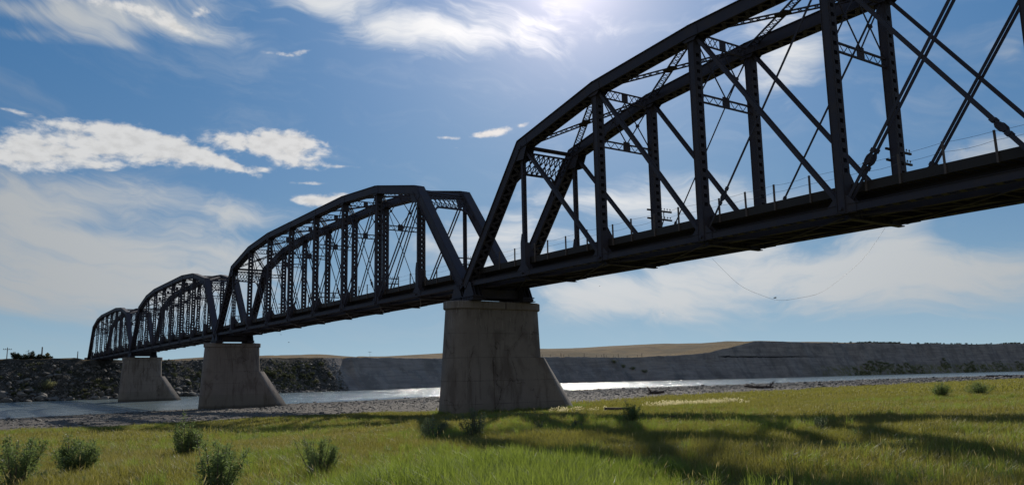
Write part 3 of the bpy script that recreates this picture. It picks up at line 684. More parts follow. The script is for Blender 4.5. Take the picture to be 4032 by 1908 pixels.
# ------------------------------------------------------------------ piers
def pier(xc, zb, label, nose_drop=0.):
    root = empty('bridge_pier', (xc, WD/2, zb), label, 'bridge pier', 'concrete piers of the bridge')
    Y0 = WD/2
    def loft(name, levels, mat='weathered_concrete'):
        """levels: list of (z, ring of (x, y))"""
        n = len(levels[0][1]); vs = []; fs = []
        for z, ring in levels: vs += [(x, y-Y0, z-zb) for x, y in ring]
        for i in range(len(levels)-1):
            for k in range(n): fs.append((i*n+k, i*n+(k+1) % n, (i+1)*n+(k+1) % n, (i+1)*n+k))
        fs.append(tuple(range(n))[::-1]); fs.append(tuple((len(levels)-1)*n+k for k in range(n)))
        mb = MB(); mb.add(vs, fs); return mb.build(name, mat, root)
    def stadium(hw, ya, yb, n=14):
        r_ = []
        for k in range(n+1): t = math.pi+math.pi*k/n; r_.append((hw*math.cos(t), ya+hw+hw*math.sin(t)))
        for k in range(n+1): t = math.pi*k/n; r_.append((hw*math.cos(t), yb-hw+hw*math.sin(t)))
        return r_
    def hull(hw, ya, yb, pl, n=14):
        r_ = []
        for k in range(n+1): t = math.pi+math.pi*k/n; r_.append((hw*math.cos(t), ya+hw+hw*math.sin(t)))
        for k in range(n+1):
            u = k/n; s_ = 1-abs(2*u-1); r_.append((hw*(1-2*u)*(1.0 if 0 else 1), yb-pl+pl*(s_**.8)))
        return r_
    loft('cap', [(9.94, stadium(1.46, -1.98, 7.08)), (10.0, stadium(1.52, -2.05, 7.15)), (10.54, stadium(1.52, -2.05, 7.15)), (10.60, stadium(1.45, -1.98, 7.08))])
    loft('shaft', [(zb, stadium(1.86, -2.55, 7.35)), (5.97, stadium(1.58, -2.15, 7.12)), (9.938, stadium(1.38, -1.88, 6.95))])
    lv = []
    for z in np.linspace(zb, 5.95, 9):
        t = (z-zb)/(5.95-zb); yb = 12.15-(z/5.95)*4.25; lv.append((z, hull(1.90-.28*t, -2.0+.2*t, yb, 2.3-.9*t)))
    lv = [(z, [(x*1.004, max(y, 1.5)) if y < 1.5 else (x*1.004, y) for x, y in ring]) for z, ring in lv]
    loft('cutwater', lv)
    return root
pier(-.47, .6, 'massive concrete pier standing in the grass at the centre of the view')
pier(-80.77, -.8, 'mid-sized concrete pier at the edge of the gravel beach')
pier(-161.07, -.8, 'smallest looking concrete pier, standing in the river')
ab = empty('bridge_abutment', (-242.6, WD/2, 4), 'low concrete abutment under the far end of the bridge', 'abutment')
mb = MB(); mb.box(-2.2, 1.9, -4.5, 4.5, 0, 6.6); mb.box(-2.2, -.4, -3.4, 3.4, 6.6, 8.9); mb.build('wall', 'weathered_concrete', ab)

# loose cable hanging under the nearest span
mb = MB(); pts = []
A = V(22.2, 4.9, 11.7); B = V(34.2, 4.9, 11.7)
for q in range(25):
    t = q/24; pts.append(A*(1-t)+B*t+V(0, 0, -3.2*(1-abs(2*t-1)**2.1)+.04*math.sin(q*1.1)))
mb.tube(pts, .006, 4); tag(mb.build('hanging_cable', 'galvanised_wire'), 'thin slack cable hanging in a loop under the nearest span', 'cable')
# ------------------------------------------------------------------ vegetation builders
def leaf_quads(P_, Dn, L_, Wd, rs):
    """arrays: positions, directions, length, width -> verts, faces (bent two-quad leaves)"""
    n = len(P_); r_ = rs.normal(size=(n, 3)); side = np.cross(Dn, r_); side /= np.linalg.norm(side, axis=1)[:, None]+1e-9
    Lc = L_[:, None]; Wc = Wd[:, None]
    a = P_; m_ = P_+Dn*Lc*.5; t = P_+Dn*Lc+np.array([0, 0, -.15])*Lc
    vs = np.stack([a, m_-side*Wc/2, t, m_+side*Wc/2], 1).reshape(-1, 3)
    f = (np.arange(n)*4)[:, None]+np.array([0, 1, 2, 3])
    return vs, f
def raw_mesh(name, vs, fs, mat):
    me = bpy.data.meshes.new(name); me.from_pydata(np.asarray(vs).tolist(), [], np.asarray(fs).tolist()); me.materials.append(MATS[mat]); return me
def bush_meshes(seed, h, w, nst, nleaf, leaf=.075, mat='willow_leaf', lean=0., up=1.0):
    rs = np.random.RandomState(seed); mb = MB(); PP = []; DD = []
    for k in range(nst):
        az = rs.uniform(0, 2*np.pi); spread = rs.uniform(.05, 1.)**.8; hh = h*rs.uniform(.55, 1.)*(1-.35*spread*(1 if up < 1.5 else .3))*(1.22 if k % 7 == 3 else 1.); rr_ = w*spread*.5
        b = V(rs.normal()*.06*w, rs.normal()*.06*w, -.1); tip = V(math.cos(az)*rr_+lean*h, math.sin(az)*rr_, hh)
        mid = V(math.cos(az)*rr_*.62, math.sin(az)*rr_*.62, hh*.42)
        pts = [(1-t)**2*b+2*t*(1-t)*mid+t*t*tip for t in np.linspace(0, 1, 7)]
        mb.tube(pts, [max(.004, .016*h*(1-.85*t)) for t in np.linspace(0, 1, 7)], 5)
        nl = int(nleaf//nst*(.45 if k % 7 == 3 else rs.uniform(.6, 1.4)))
        for q in range(nl):
            t = rs.uniform(.12, 1.)**.75; p0_ = (1-t)**2*b+2*t*(1-t)*mid+t*t*tip
            tw = rs.normal(size=3); tw /= np.linalg.norm(tw); rad = rs.uniform(0, .16)*w*(1.1-t*.75)
            PP.append(p0_+tw*rad); dn = tw+V(0, 0, .7)+rs.normal(size=3)*.3; DD.append(dn/np.linalg.norm(dn))
    PP = np.array(PP); DD = np.array(DD); PP[:, 2] = np.maximum(PP[:, 2], .03)
    vs, f = leaf_quads(PP, DD, rs.uniform(.7, 1.3, len(PP))*leaf, rs.uniform(.25, .42, len(PP))*leaf, rs)
    return mb, raw_mesh('foliage', vs, f, mat)
def bush(name, loc, label, seed, h, w, nst=26, nleaf=3600, leaf=.075, mat='willow_leaf', cat='bush', group=None, up=1., lean=0.):
    root = empty(name, loc, label, cat, group)
    mb, me = bush_meshes(seed, h, w, nst, nleaf, leaf, mat, lean, up)
    mb.build('stems', 'bark', root); o = bpy.data.objects.new('foliage', me); COL.objects.link(o); o.parent = root
    return root
def gz(x, y): return float(ground_z(np.array([x]), np.array([y]))[0])
GB = 'leafy bushes growing in the meadow'
def mbush(x, y, *a, **k): return bush('bush', (x, y, gz(x, y)-.03), *a, group=GB, **k)
mbush(40.65, -33.9, 'sprawling willow bush cut off by the left edge of the frame', 1, .98, 1.1, 22, 4200, .062, up=2.)
mbush(38.84, -32.83, 'rounded dark green bush in the lower left of the meadow', 2, .98, 1.2, 40, 7500, .062)
mbush(35.95, -30.04, 'bush with a tall pointed top behind the willow sapling', 3, 1.12, 1.0, 32, 6000, .062)
mbush(45.34, -31.64, 'loose willow sapling cut off by the lower edge, in front of the pointed bush', 4, .84, 1.05, 20, 4200, .058, up=2.)
mbush(44.19, -29.65, 'narrow upright bush with small leaves, midway between sapling and pier', 5, .92, .85, 26, 6000, .042)
mbush(35.58, -22.78, 'low grey-green bush just left of the pier foot, beside the taller one', 6, .80, 1.0, 18, 2600, .055, mat='sage_leaf', up=2.)
mbush(36.32, -21.7, 'tall grey-green weed bush in front of the big pier', 7, 1.02, .95, 18, 3400, .055, mat='sage_leaf', up=2.)
mbush(33.48, -12.67, 'dense dark bush right of the big pier, beside a fallen branch', 8, .98, 1.05, 34, 5600, .06)
mbush(28.8, 18.5, 'round bush in the meadow at the far right, left one of two', 9, 1.15, 1.5, 34, 3600, .085)
mbush(28.1, 24.9, 'wide low bush in the meadow at the far right, right one of two', 10, 1.15, 2.2, 38, 4400, .085)
mbush(43.6, -14.8, 'small dark weedy bush in the bridge shadow', 11, .50, .42, 12, 900, .05, mat='sage_leaf', up=2.)
mbush(35.6, -17.2, 'little pale thistle-like plant in front of the shadowed grass', 12, .46, .45, 9, 600, .055, mat='sage_leaf', up=2.)
mbush(34.2, -17.7, 'tiny grey-green plant between the pier bushes and the dark bush', 13, .42, .34, 8, 450, .055, mat='sage_leaf', up=2.)

# ------------------------------------------------------------------ scattered stuff through geometry nodes
def tuft_mesh(name, mat, nb, rad, h0, h1, wdt, curl, seed, seedhead=False):
    rs = np.random.RandomState(seed); vs = []; fs = []
    for k in range(nb):
        a = rs.uniform(0, 2*np.pi); r_ = rad*math.sqrt(rs.uniform()); b = V(r_*math.cos(a), r_*math.sin(a), -.03)
        az = rs.uniform(0, 2*np.pi); h = rs.uniform(h0, h1); c_ = rs.uniform(.2, 1.)*curl; dx = V(math.cos(az), math.sin(az), 0); sd_ = V(-dx[1], dx[0], 0)*wdt/2*rs.uniform(.6, 1.2)
        p1 = b+V(0, 0, h*.55)+dx*h*c_*.2; p2 = b+V(0, 0, h*(1-.25*c_))+dx*h*c_*.75; n0 = len(vs)
        vs += [b-sd_, b+sd_, p1+sd_*.8, p1-sd_*.8, p2]; fs += [(n0, n0+1, n0+2, n0+3), (n0+3, n0+2, n0+4)]
        if seedhead:
            q = p2; n0 = len(vs); e = wdt*2.2; t = V(0, 0, h*.22)+dx*h*.06
            vs += [q-t*.2, q+sd_*3+t*.4, q+t*1.1, q-sd_*3+t*.4]; fs += [(n0, n0+1, n0+2, n0+3)]
    me = bpy.data.meshes.new(name); me.from_pydata([tuple(v) for v in vs], [], fs); me.materials.append(MATS[mat]); return me
def rock_mesh(name, seed, mat, flat=.6, sub=2):
    bm = bmesh.new(); bmesh.ops.create_icosphere(bm, subdivisions=sub, radius=1); rs = np.random.RandomState(seed)
    pl = [(v / np.linalg.norm(v), rs.uniform(.55, .9)) for v in rs.normal(size=(9, 3))]
    for v in bm.verts:
        c_ = np.array(v.co)
        for n_, dd in pl:
            e = c_@n_-dd
            if e > 0: c_ = c_-n_*e
        c_ = c_*(1+.05*rs.normal()); v.co = (c_[0]*1.15, c_[1]*.9, c_[2]*flat)
    me = bpy.data.meshes.new(name); bm.to_mesh(me); bm.free(); me.materials.append(MATS[mat]); return me
def scatter(name, pts, rot, scl, meshes, label):
    col = bpy.data.collections.new(name+'_sources')
    for k, me in enumerate(meshes):
        o = bpy.data.objects.new(name+'_source', me); col.objects.link(o)
    me = bpy.data.meshes.new(name); me.from_pydata(pts.tolist(), [], [])
    a = me.attributes.new('rot', 'FLOAT_VECTOR', 'POINT'); a.data.foreach_set('vector', rot.astype(np.float32).ravel())
    a = me.attributes.new('scl', 'FLOAT', 'POINT'); a.data.foreach_set('value', scl.astype(np.float32))
    o = bpy.data.objects.new(name, me); COL.objects.link(o); me.materials.append(meshes[0].materials[0])
    g = bpy.data.node_groups.new(name, 'GeometryNodeTree')
    g.interface.new_socket('Geometry', in_out='INPUT', socket_type='NodeSocketGeometry'); g.interface.new_socket('Geometry', in_out='OUTPUT', socket_type='NodeSocketGeometry')
    N = g.nodes; Lk = g.links; gi = N.new('NodeGroupInput'); go = N.new('NodeGroupOutput'); ip = N.new('GeometryNodeInstanceOnPoints'); ci = N.new('GeometryNodeCollectionInfo')
    ci.inputs['Collection'].default_value = col; ci.inputs['Separate Children'].default_value = True; ci.inputs['Reset Children'].default_value = True
    ar = N.new('GeometryNodeInputNamedAttribute'); ar.data_type = 'FLOAT_VECTOR'; ar.inputs[0].default_value = 'rot'
    as_ = N.new('GeometryNodeInputNamedAttribute'); as_.data_type = 'FLOAT'; as_.inputs[0].default_value = 'scl'
    Lk.new(gi.outputs[0], ip.inputs['Points']); Lk.new(ci.outputs[0], ip.inputs['Instance']); ip.inputs['Pick Instance'].default_value = True
    Lk.new(ar.outputs['Attribute'], ip.inputs['Rotation']); Lk.new(as_.outputs['Attribute'], ip.inputs['Scale']); Lk.new(ip.outputs[0], go.inputs[0])
    md = o.modifiers.new('scatter', 'NODES'); md.node_group = g
    o['kind'] = 'stuff'; o['label'] = label
    return o
def wedge(n, r0, r1, a0=-98, a1=-12, seed=0, power=1.):
    rs = np.random.RandomState(seed); u = rs.uniform(size=n)
    r_ = np.sqrt(r0*r0+(r1*r1-r0*r0)*u**power); az = np.radians(rs.uniform(a0, a1, n))
    return EYE[0]+r_*np.sin(az), EYE[1]+r_*np.cos(az), rs, r_
def place(x, y, keep, rs, s0, s1, tilt=.12, base=None):
    x = x[keep]; y = y[keep]; z = ground_z(x, y); n = len(x)
    rot = np.stack([rs.normal(size=n)*tilt, rs.normal(size=n)*tilt, rs.uniform(0, 6.283, n)], 1)
    sc = rs.uniform(s0, s1, n)
    if base is not None: sc = sc*base[keep]
    return np.stack([x, y, z], 1), rot, sc
grassy = lambda x, y: x > np.interp(y, GY, GX)+vnoise(x*0, y, 5, 3)*.8-.3+vnoise(x, y, 1.5, 8)*.9
tn = [tuft_mesh('grass_tuft', 'field_grass', 46, .24, .08, .24, .006, .8, s) for s in range(4)]
tm = [tuft_mesh('grass_tuft', 'field_grass', 52, .45, .08, .22, .014, .8, 10+s) for s in range(3)]
tf = [tuft_mesh('grass_tuft', 'field_grass', 44, 1.1, .14, .30, .05, .8, 20+s) for s in range(3)]
PT = []; RT = []; ST = []
clump = lambda x, y: np.clip(1+.5*vnoise(x, y, 3.1, 51)+.4*vnoise(x, y, .9, 52), .3, 2)
x, y, rs, r_ = wedge(26000, 7, 34, seed=1); k = grassy(x, y) & (vnoise(x, y, 1.7, 53)+.5*vnoise(x, y, .6, 54) > -.95); A_ = place(x, y, k, rs, .75, 1.3, base=clump(x, y))
scatter('meadow_grass', *A_, tn, 'short olive grass covering the foreground meadow')
x, y, rs, r_ = wedge(30000, 31, 78, seed=2); k = grassy(x, y); A_ = place(x, y, k, rs, .75, 1.3, base=clump(x, y))
scatter('mid_meadow_grass', *A_, tm, 'olive meadow grass around and beyond the big pier')
x, y, rs, r_ = wedge(30000, 74, 330, -75, -12, seed=3, power=1.25); k = grassy(x, y); A_ = place(x, y, k, rs, .8, 1.3)
scatter('far_meadow_grass', *A_, tf, 'distant meadow grass running along the gravel beach')
# lush tall grass in the near centre
tl = [tuft_mesh('lush_tuft', 'lush_grass', 30, .16, .28, .58, .010, .95, 30+s) for s in range(4)]
x, y, rs, r_ = wedge(9000, 8.5, 21, -74, -44, seed=4)
az = np.degrees(np.arctan2(x-EYE[0], y-EYE[1])); w_ = np.exp(-((az+57.0)/9.5)**2-((r_-11.5)/4.0)**2)*1.5+.35*vnoise(x, y, 1.2, 31)
k = (w_ > rs.uniform(.1, 1.1, len(x))); scatter('tall_green_grass', *place(x, y, k, rs, .7, 1.15, base=np.clip(.5+w_*.6, .5, 1.2)), tl, 'tall bright green grass in the near centre of the meadow')
x, y, rs, r_ = wedge(16000, 9, 60, seed=5); k = (vnoise(x, y, 5, 33)+.5*vnoise(x, y, 1.6, 34) > .25) & grassy(x, y)
scatter('green_grass_patches', *place(x, y, k, rs, .45, .85), tl, 'greener clumps of longer grass dotted over the meadow')
q_ = np.random.RandomState(77); th = q_.uniform(0, 2*np.pi, 520); ce = np.where(np.sin(th) > 0, 8.6, .2); hw = 2.15+q_.exponential(.35, 520)
x = -.47+hw*np.cos(th); y = np.where(np.abs(np.cos(th)) > .45, q_.uniform(-.6, 9.2, 520), ce+hw*1.15*np.sin(th)); x = np.where(np.abs(np.cos(th)) > .45, -.47+hw*np.sign(np.cos(th)), x)
scatter('pier_foot_weeds', *place(x, y, np.ones(520, bool), q_, .4, 1.25, .2), tl, 'rank green weeds growing against the foot of the big pier')
ts = [tuft_mesh('straw_tuft', 'straw', 2, .12, .28, .62, .0045, .9, 40+s, True) for s in range(5)]
x, y, rs, r_ = wedge(9500, 8.5, 48, seed=6); k = grassy(x, y) & ((vnoise(x, y, 4, 35) > .0) | (rs.uniform(size=len(x)) < .25))
scatter('straw_stalks', *place(x, y, k, rs, .35, .95, .30), ts, 'pale dry stalks and seed heads leaning in the meadow grass')
tw = [tuft_mesh('down_tuft', 'seed_down', 16, .30, .14, .42, .035, .5, 50+s, True) for s in range(3)]
x, y, rs, r_ = wedge(9000, 40, 85, -60, -34, seed=7)
az = np.degrees(np.arctan2(x-EYE[0], y-EYE[1]))
k = (np.exp(-((az+43.5)/3.0)**2-((r_-68)/6)**2)*.95+np.exp(-((az+52)/2.5)**2-((r_-60)/5)**2)*.5 > rs.uniform(.15, 1.2, len(x))) & grassy(x, y) & (vnoise(x, y, 2.5, 36) > -.3)
scatter('pale_weed_patch', *place(x, y, k, rs, .6, 1.2), tw, 'drift of pale fluffy seeding weeds right of the big pier')
# stones of the beach
wd = [tuft_mesh('weed_tuft', 'willow_leaf', 26, .20, .06, .34, .022, 1.2, 70+s) for s in range(3)]
x, y, rs, r_ = wedge(7000, 9, 55, seed=12); k = grassy(x, y) & ((vnoise(x, y, 3.2, 37)+.6*vnoise(x, y, 1.1, 38) > .42) | (rs.uniform(size=len(x)) < .05))
scatter('broadleaf_weeds', *place(x, y, k, rs, .35, .95), wd, 'low broad-leaved weeds mixed into the meadow grass')
rkm = [rock_mesh('beach_stone', 60+s, 'riprap_rock', .45, 1) for s in range(5)]
x, y, rs, r_ = wedge(90000, 56, 420, -100, -14, seed=8, power=1.6)
xg_ = np.interp(y, GY, GX); xs2 = np.interp(y, SY, SX); k = (x < xg_+.8) & (x > xs2+1.0)
b_ = np.clip(r_/160, .6, 2.2)*np.exp(rs.normal(size=len(x))*.45)
pts, rot, sc = place(x, y, k, rs, .085, .19, .3, b_); scatter('beach_stones', pts, rot, sc, rkm, 'scattered stones and clods on the gravel beach')

# ------------------------------------------------------------------ driftwood
def log_thing(name, loc, rz, L_, rad, label, roots=0, branches=0, seed=0, cat='driftwood'):
    root = empty(name, loc, label, cat, 'driftwood stranded on the beach' if name == 'driftwood' else None, rz); rs = random.Random(seed)
    mb = MB(); pts = [V(L_*(t-.5), .08*L_*math.sin(t*2.3+seed), rad*.7+.06*L_*t*t*(1 if branches else 0)) for t in np.linspace(0, 1, 8)]
    mb.tube(pts, [rad*(1.05-.45*t)*(1+.08*rs.uniform(-1, 1)) for t in np.linspace(0, 1, 8)], 9); mb.build('trunk', 'driftwood_bark', root)
    if branches or roots:
        mb = MB()
        for k in range(branches):
            t = rs.uniform(.2, .98); p_ = pts[int(t*7)]; d = V(rs.uniform(.1, 1.), rs.uniform(-.8, .8), rs.uniform(.05, .6)); d /= np.linalg.norm(d); l_ = L_*rs.uniform(.15, .35)
            q = [p_+d*l_*u+V(rs.uniform(-.05, .05), rs.uniform(-.05, .05), -.12*u*u)*l_ for u in (0, .33, .66, 1)]; mb.tube(q, [rad*.35, rad*.25, rad*.16, rad*.06], 5)
            for z in range(2):
                d2 = d+V(rs.uniform(-.8, .8), rs.uniform(-.8, .8), rs.uniform(-.2, .7)); mb.tube([q[2], q[2]+d2*l_*.3], [rad*.14, rad*.04], 4)
        for k in range(roots):
            a = rs.uniform(0, 6.28); d = V(-rs.uniform(.1, .5), math.cos(a), math.sin(a)); d /= np.linalg.norm(d); l_ = rad*rs.uniform(2.2, 4.5)
            p_ = pts[0]; q = [p_, p_+d*l_*.5+V(-.1, 0, 0), p_+d*l_+V(-.3*l_, 0, .1*l_)]; q = [V(v[0], v[1], max(v[2], .03)) for v in q]; mb.tube(q, [rad*.5, rad*.28, rad*.07], 5)
        mb.build('branches', 'driftwood_bark', root)
    return root
def dl(x, y, dz=0.): return (x, y, gz(x, y)+dz)
CAMRZ = YAW*-1
log_thing('driftwood', dl(-42.4, 86.4), CAMRZ+.05+math.pi, 4.6, .30, 'large dead tree with root plate and bare limbs on the beach', 14, 9, 1)
log_thing('driftwood', dl(-34.0, 107.6), CAMRZ+math.pi, 2.6, .10, 'small forked snag on the beach right of the large dead tree', 4, 5, 2)
log_thing('driftwood', dl(-79.5, 254.6), CAMRZ, 10.5, .42, 'long bare log lying at the turf edge, far right of the beach', 0, 0, 3)
log_thing('driftwood', dl(-33.0, 52.6), CAMRZ, 1.9, .27, 'tangled root stump on the beach just right of the big pier', 20, 7, 4)
log_thing('driftwood', dl(19.2, -15.1), CAMRZ+.05, 1.6, .05, 'thin pale log half sunk in the grass left of the big pier', 0, 0, 5)
log_thing('driftwood', dl(33.6, -11.3, .10), CAMRZ-.25, 1.2, .03, 'fallen branch sticking out right of the dense dark bush', 0, 4, 6)
pl_ = MB(); pl_.box(-.9, .9, -.09, .09, 0, .17); o = pl_.build('timber_beam', 'grey_post_wood'); o.location = dl(13.3, 4.1, .05); o.rotation_euler = (0, .03, CAMRZ+.04); tag(o, 'squared grey timber lying in grass behind the dense dark bush', 'timber')

# ------------------------------------------------------------------ far bank: boulders, shrubs, poles, fences
def fz(x, y): return float(far_z(np.array([x]), np.array([y]))[0])
rocks = [rock_mesh('boulder', 80+s, 'riprap_rock', .68, 2) for s in range(7)]
rs = random.Random(11); nb_ = 0; sites = []
while nb_ < 280:
    y = rs.uniform(-55, 88); xf_ = float(np.interp(y, FY, FX)); 
    if 16 < y < 30 and rs.random() < .0: continue
    d = .8+17*rs.random()**2.1; x = xf_-d; s = (rs.uniform(.45, 1.5) if y < 40 else rs.uniform(.35, .95))*(1.15-.03*d)
    o = bpy.data.objects.new('boulder', rocks[rs.randrange(7)]); COL.objects.link(o)
    o.location = (x, y, max(fz(x, y), 0)+s*.15); o.scale = (s, s*rs.uniform(.8, 1.2), s*rs.uniform(.75, 1.1)); o.rotation_euler = (rs.uniform(-.35, .35), rs.uniform(-.35, .35), rs.uniform(0, 6.28))
    sites.append((s, o, d, y)); nb_ += 1
for s, o, d, y in sites:
    size = 'big' if s > .95 else ('mid-sized' if s > .6 else 'small')
    part = 'at the waterline' if d < 3.5 else ('low on the slope' if d < 8 else 'high on the slope')
    side = 'left of the bridge end' if y < -6 else ('below the farthest span' if y < 16 else ('between the two smaller piers' if y < 40 else 'right of the mid-sized pier'))
    tag(o, '%s grey boulder %s of the far bank, %s' % (size, part, side), 'boulder', 'boulders %s, %s, %s' % (size, part, side))
# rubble between them
n = 14000; r2 = np.random.RandomState(5); y = r2.uniform(-90, 90, n); d = .2+19*r2.uniform(size=n)**1.9; x = np.interp(y, FY, FX)-d; z = far_z(x, y)
kk = z > -.2
scatter('bank_rubble', np.stack([x, y, z], 1)[kk], np.stack([r2.normal(size=n)*.4, r2.normal(size=n)*.4, r2.uniform(0, 6.28, n)], 1)[kk], (np.exp(r2.normal(size=n)*.5)*.22)[kk], [rock_mesh('rubble', 90+s, 'riprap_rock', .7, 1) for s in range(4)], 'loose rubble covering the slope of the far bank')
# scrub
GS = 'brush on the far bank'
protos = []
for k, (h, w, mat) in enumerate(((1.5, 2.4, 'brush_leaf'), (1.9, 2.8, 'brush_leaf'), (1.3, 2.2, 'dry_brush_leaf'))):
    mb, me = bush_meshes(200+k, h, w, 16, 700, .30, mat); pst = mb.build('stems', 'bark'); protos.append((pst.data, me)); bpy.data.objects.remove(pst)
rs = random.Random(12); cnt = 0; sh = []
spots = []
for q in range(34): y = rs.uniform(-52, 34); spots.append((float(np.interp(y, FY, FX))-rs.uniform(5, 17), y, rs.uniform(.5, 1.0)))
for q in range(34): y = rs.uniform(36, 86); spots.append((float(np.interp(y, FY, FX))-rs.choice([rs.uniform(8, 11), rs.uniform(5, 17)]), y, rs.uniform(.6, 1.1)))
for (x, y, s) in spots:
    k = rs.choice([0, 0, 1, 2]) ; st_, fo = protos[k]
    where = 'left of the bridge end' if y < -6 else ('below the farthest span' if y < 16 else ('between the two smaller piers' if y < 36 else 'right of the mid-sized pier'))
    up_ = 'upper' if np.interp(y, FY, FX)-x > 12 else ('middle' if np.interp(y, FY, FX)-x > 8 else 'lower')
    o = empty('shrub', (x, y, fz(x, y)-.1), '%s shrub on the %s slope of the far bank, %s' % ('pale dry' if k == 2 else 'dark', up_, where), 'shrub', 'shrubs %s %s %s' % (k == 2 and 'pale' or 'dark', up_, where), rs.uniform(0, 6.28)); o.scale = (s, s, s)
    for nm, me in (('stems', st_), ('foliage', fo)): c_ = bpy.data.objects.new(nm, me); COL.objects.link(c_); c_.parent = o
n = 2600; y = -70+158*r2.uniform(size=n); d = 2.5+15.5*r2.uniform(size=n); x = np.interp(y, FY, FX)-d; z = far_z(x, y); kk = (vnoise(x, y, 6, 45)+.5*vnoise(x, y, 2.2, 46) > -.05) & (d > 3.5+1.5*vnoise(x*0, y, 5, 47))
mb, me = bush_meshes(502, .9, 1.5, 8, 160, .26, 'brush_leaf')
scatter('bank_scrub', np.stack([x, y, z-.1], 1)[kk], np.stack([np.zeros(n), np.zeros(n), r2.uniform(0, 6.28, n)], 1)[kk], r2.uniform(.4, 1.1, n)[kk], [me], 'low dark scrub matted over the slope of the left-hand far bank')
bush('shrub', (-206.5, -13.9, fz(-206.5, -13.9)-.2), 'large pale green bush halfway up the far bank at left', 300, 2.8, 4.6, 26, 2400, .32, 'pale_brush_leaf', 'shrub')
for q, (az_, dy) in enumerate(((285., 0), (291.5, 3), (298., -1), (305., 1))):
    x = float(np.interp(az_, FY, FX))-9+q*.9; bush('shrub', (x, az_, fz(x, az_)), ['pale bush on the bluff face, leftmost of a clump of four', 'pale bush on the bluff face, second from left of four', 'pale bush on the bluff face, third from left of four', 'pale bush on the bluff face, rightmost of a clump of four'][q], 310+q, 1.9, 4.6, 18, 900, .42, 'pale_brush_leaf', 'shrub', 'pale bushes on the bluff face')
def tree_thing(x, y, h, w, label, seed, mat='conifer_leaf', n=1500, leaf=.4, group=None):
    root = empty('tree', (x, y, fz(x, y)-.2), label, 'tree', group); mb, me = bush_meshes(seed, h, w, 14, n, leaf, mat, 0, 1.)
    mb.tube([V(0, 0, -.2), V(.05*h, 0, h*.4), V(.02*h, 0, h*.85)], [.06*h, .045*h, .01*h], 7); mb.build('trunk', 'bark', root)
    o = bpy.data.objects.new('crown', me); COL.objects.link(o); o.parent = root; return root
GT = 'dark trees on top of the far bank'
for q, (y, h, w, lb) in enumerate(((-21.6, 2.6, 3.0, 'leftmost dark tree on the skyline of the far bank'), (-19.6, 2.0, 3.4, 'low spreading tree second from left on the far bank skyline'),
                                   (-17.6, 2.8, 4.0, 'tallest dark tree in the skyline clump of the far bank'), (-15.6, 1.9, 3.4, 'low tree right of the tallest one on the skyline'), (-13.6, 1.3, 3.2, 'rightmost, shrubby tree of the skyline clump'))):
    tree_thing(-219-q*.4, y, h, w, lb, 400+q, group=GT)
def pole(x, y, h, label, arms=1, rad=.13, cat='utility pole', name='utility_pole'):
    root = empty(name, (x, y, fz(x, y)-.3), label, cat); mb = MB(); mb.tube([V(0, 0, 0), V(0, 0, h+.3)], [rad, rad*.75], 8); mb.build('pole', 'grey_post_wood', root)
    if arms:
        mb = MB(); mb.beam(V(-.25*h*.2, -1.1, h-.3), V(.25*h*.2, 1.1, h-.3), .12, .14); ar = mb.build('crossarm', 'grey_post_wood', root); mb = MB()
        for q in (-1, -.45, .45, 1): mb.tube([V(.05*q*h*.2, q, h-.22), V(.05*q*h*.2, q, h+.02)], .05, 6)
        mb.build('insulator', 'porcelain', ar)
    return root
pole(-221, -23.6, 3.3, 'small utility pole on the skyline at the far left')
pole(-220, -14.9, 3.6, 'thick bare post standing on the far bank left of the bridge', 0, .22, 'post', 'marker_post')
pole(-221, -5.4, 2.0, 'short thin post next to the bridge end', 0, .14, 'post', 'marker_post')
pole(-427, 182., 3.6, 'tiny distant utility pole above the low prairie left of the big pier', 1, .07)
sg = empty('diamond_sign', (-220.5, -13.4, fz(-220.5, -13.4)-.2), 'small diamond shaped sign on a short post, far bank skyline', 'sign')
mb = MB(); mb.tube([V(0, 0, 0), V(0, 0, 1.4)], .07, 6); mb.build('post', 'grey_post_wood', sg); mb = MB(); mb.add([(.1, 0, .7), (.1, .75, 1.4), (.1, 0, 2.1), (.1, -.75, 1.4), (.14, 0, .7), (.14, .75, 1.4), (.14, 0, 2.1), (.14, -.75, 1.4)], BOXF); mb.build('panel', 'sign_face', sg)
fe = empty('ranch_fence', (-306, 270, fz(-306, 270)), 'ranch fence of dark posts along the top of the bluff', 'fence')
fpy = [226, 235, 242, 250, 252, 256, 268, 278, 282, 284, 286, 292, 296, 302, 309, 312]
last = None; mbw_ = MB()
for q, y in enumerate(fpy):
    x = float(np.interp(y, FY, FX))-17; h = 1.5 if q % 3 else 2.3; z = fz(x, y); mb = MB(); mb.tube([V(x+306, y-270, z-fe.location[2]-.2), V(x+306, y-270, z-fe.location[2]+h)], .15 if q % 3 == 0 else .10, 6); mb.build('post', 'grey_post_wood', fe)
    top_ = V(x+306, y-270, z-fe.location[2]+1.1)
    if last is not None: mbw_.tube([last, top_], .03, 4)
    last = top_
mbw_.build('rail', 'grey_post_wood', fe)
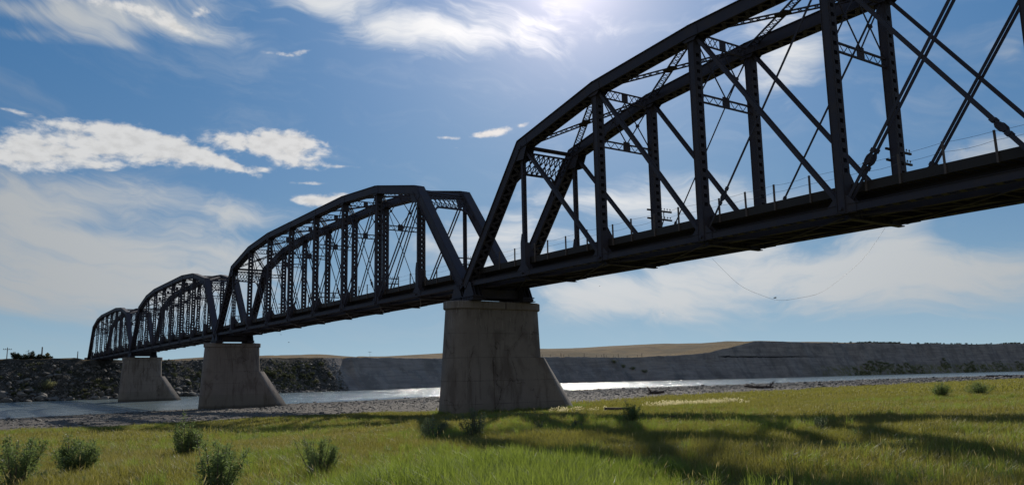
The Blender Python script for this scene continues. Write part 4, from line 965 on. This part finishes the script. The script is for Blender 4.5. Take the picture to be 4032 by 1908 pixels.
# distant brush on the right-hand ridge
n = 900; r2 = np.random.RandomState(9); y = 520+620*r2.uniform(size=n)**1.2; x = np.interp(y, FY, FX)-13-r2.uniform(0, 9, n); z = far_z(x, y)
kk = vnoise(x*0, y, 16, 40)+.45*r2.normal(size=n) > .12
mb, me = bush_meshes(500, 1.3, 2.4, 8, 130, .6, 'conifer_leaf')
scatter('ridge_brush', np.stack([x, y, z], 1)[kk], np.stack([np.zeros(n), np.zeros(n), r2.uniform(0, 6.28, n)], 1)[kk], r2.uniform(.5, 1.3, n)[kk], [me], 'dark brush dotting the skyline of the right-hand bluff')
# low scrub strips on the foot of the right-hand bluff
n = 1600; y = r2.uniform(520, 1100, n); d = .8+4.*r2.uniform(size=n)**1.6; x = np.interp(y, FY, FX)-d; z = far_z(x, y); kk = vnoise(x*0, y, 60, 41)+.6*vnoise(x, y, 11, 42) > .25-(y-520)/500
mb, me = bush_meshes(501, .7, 3.2, 8, 90, .8, 'pale_brush_leaf')
scatter('bluff_foot_scrub', np.stack([x, y, z-.2], 1)[kk], np.stack([np.zeros(n), np.zeros(n), r2.uniform(0, 6.28, n)], 1)[kk], r2.uniform(.5, 1.3, n)[kk], [me], 'pale green scrub along the foot of the right-hand bluff')

# ------------------------------------------------------------------ birds
def bird(px, py, dist, span_, label, seed):
    c_ = EYE+pxdir(px, py)*dist; root = empty('bird', tuple(c_), label, 'bird', 'birds flying round the bridge', seed*1.1); mb = MB(); s = span_
    mb.tube([V(-.38*s, 0, .0), V(-.2*s, 0, .0), V(0, 0, 0), V(.2*s, 0, .02*s), V(.3*s, 0, .03*s)], [.01*s, .05*s, .08*s, .05*s, .01*s], 7)
    for q in (-1, 1):
        mb.add([(-.12*s, q*.04*s, .02*s), (.10*s, q*.04*s, .02*s), (.12*s, q*.28*s, .16*s), (-.02*s, q*.28*s, .15*s), (-.02*s, q*.5*s, .05*s)], [(0, 1, 2, 3), (3, 2, 4)] if q > 0 else [(3, 2, 1, 0), (4, 2, 3)])
    mb.build('body', 'bird_feather', root)
bird(3052, 1172, 62, .42, 'dark bird flying just above the hanging cable', 1)
bird(2360, 1126, 90, .4, 'small bird flying below the deck right of the big pier', 2)
bird(1106, 1316, 150, .5, 'small bird left of the big pier, above the river', 3)
bird(1137, 1347, 150, .5, 'lower of two small birds above the river left of the pier', 4)
bird(2610, 1232, 210, .6, 'tiny distant bird in the pale sky under the nearest span', 5)
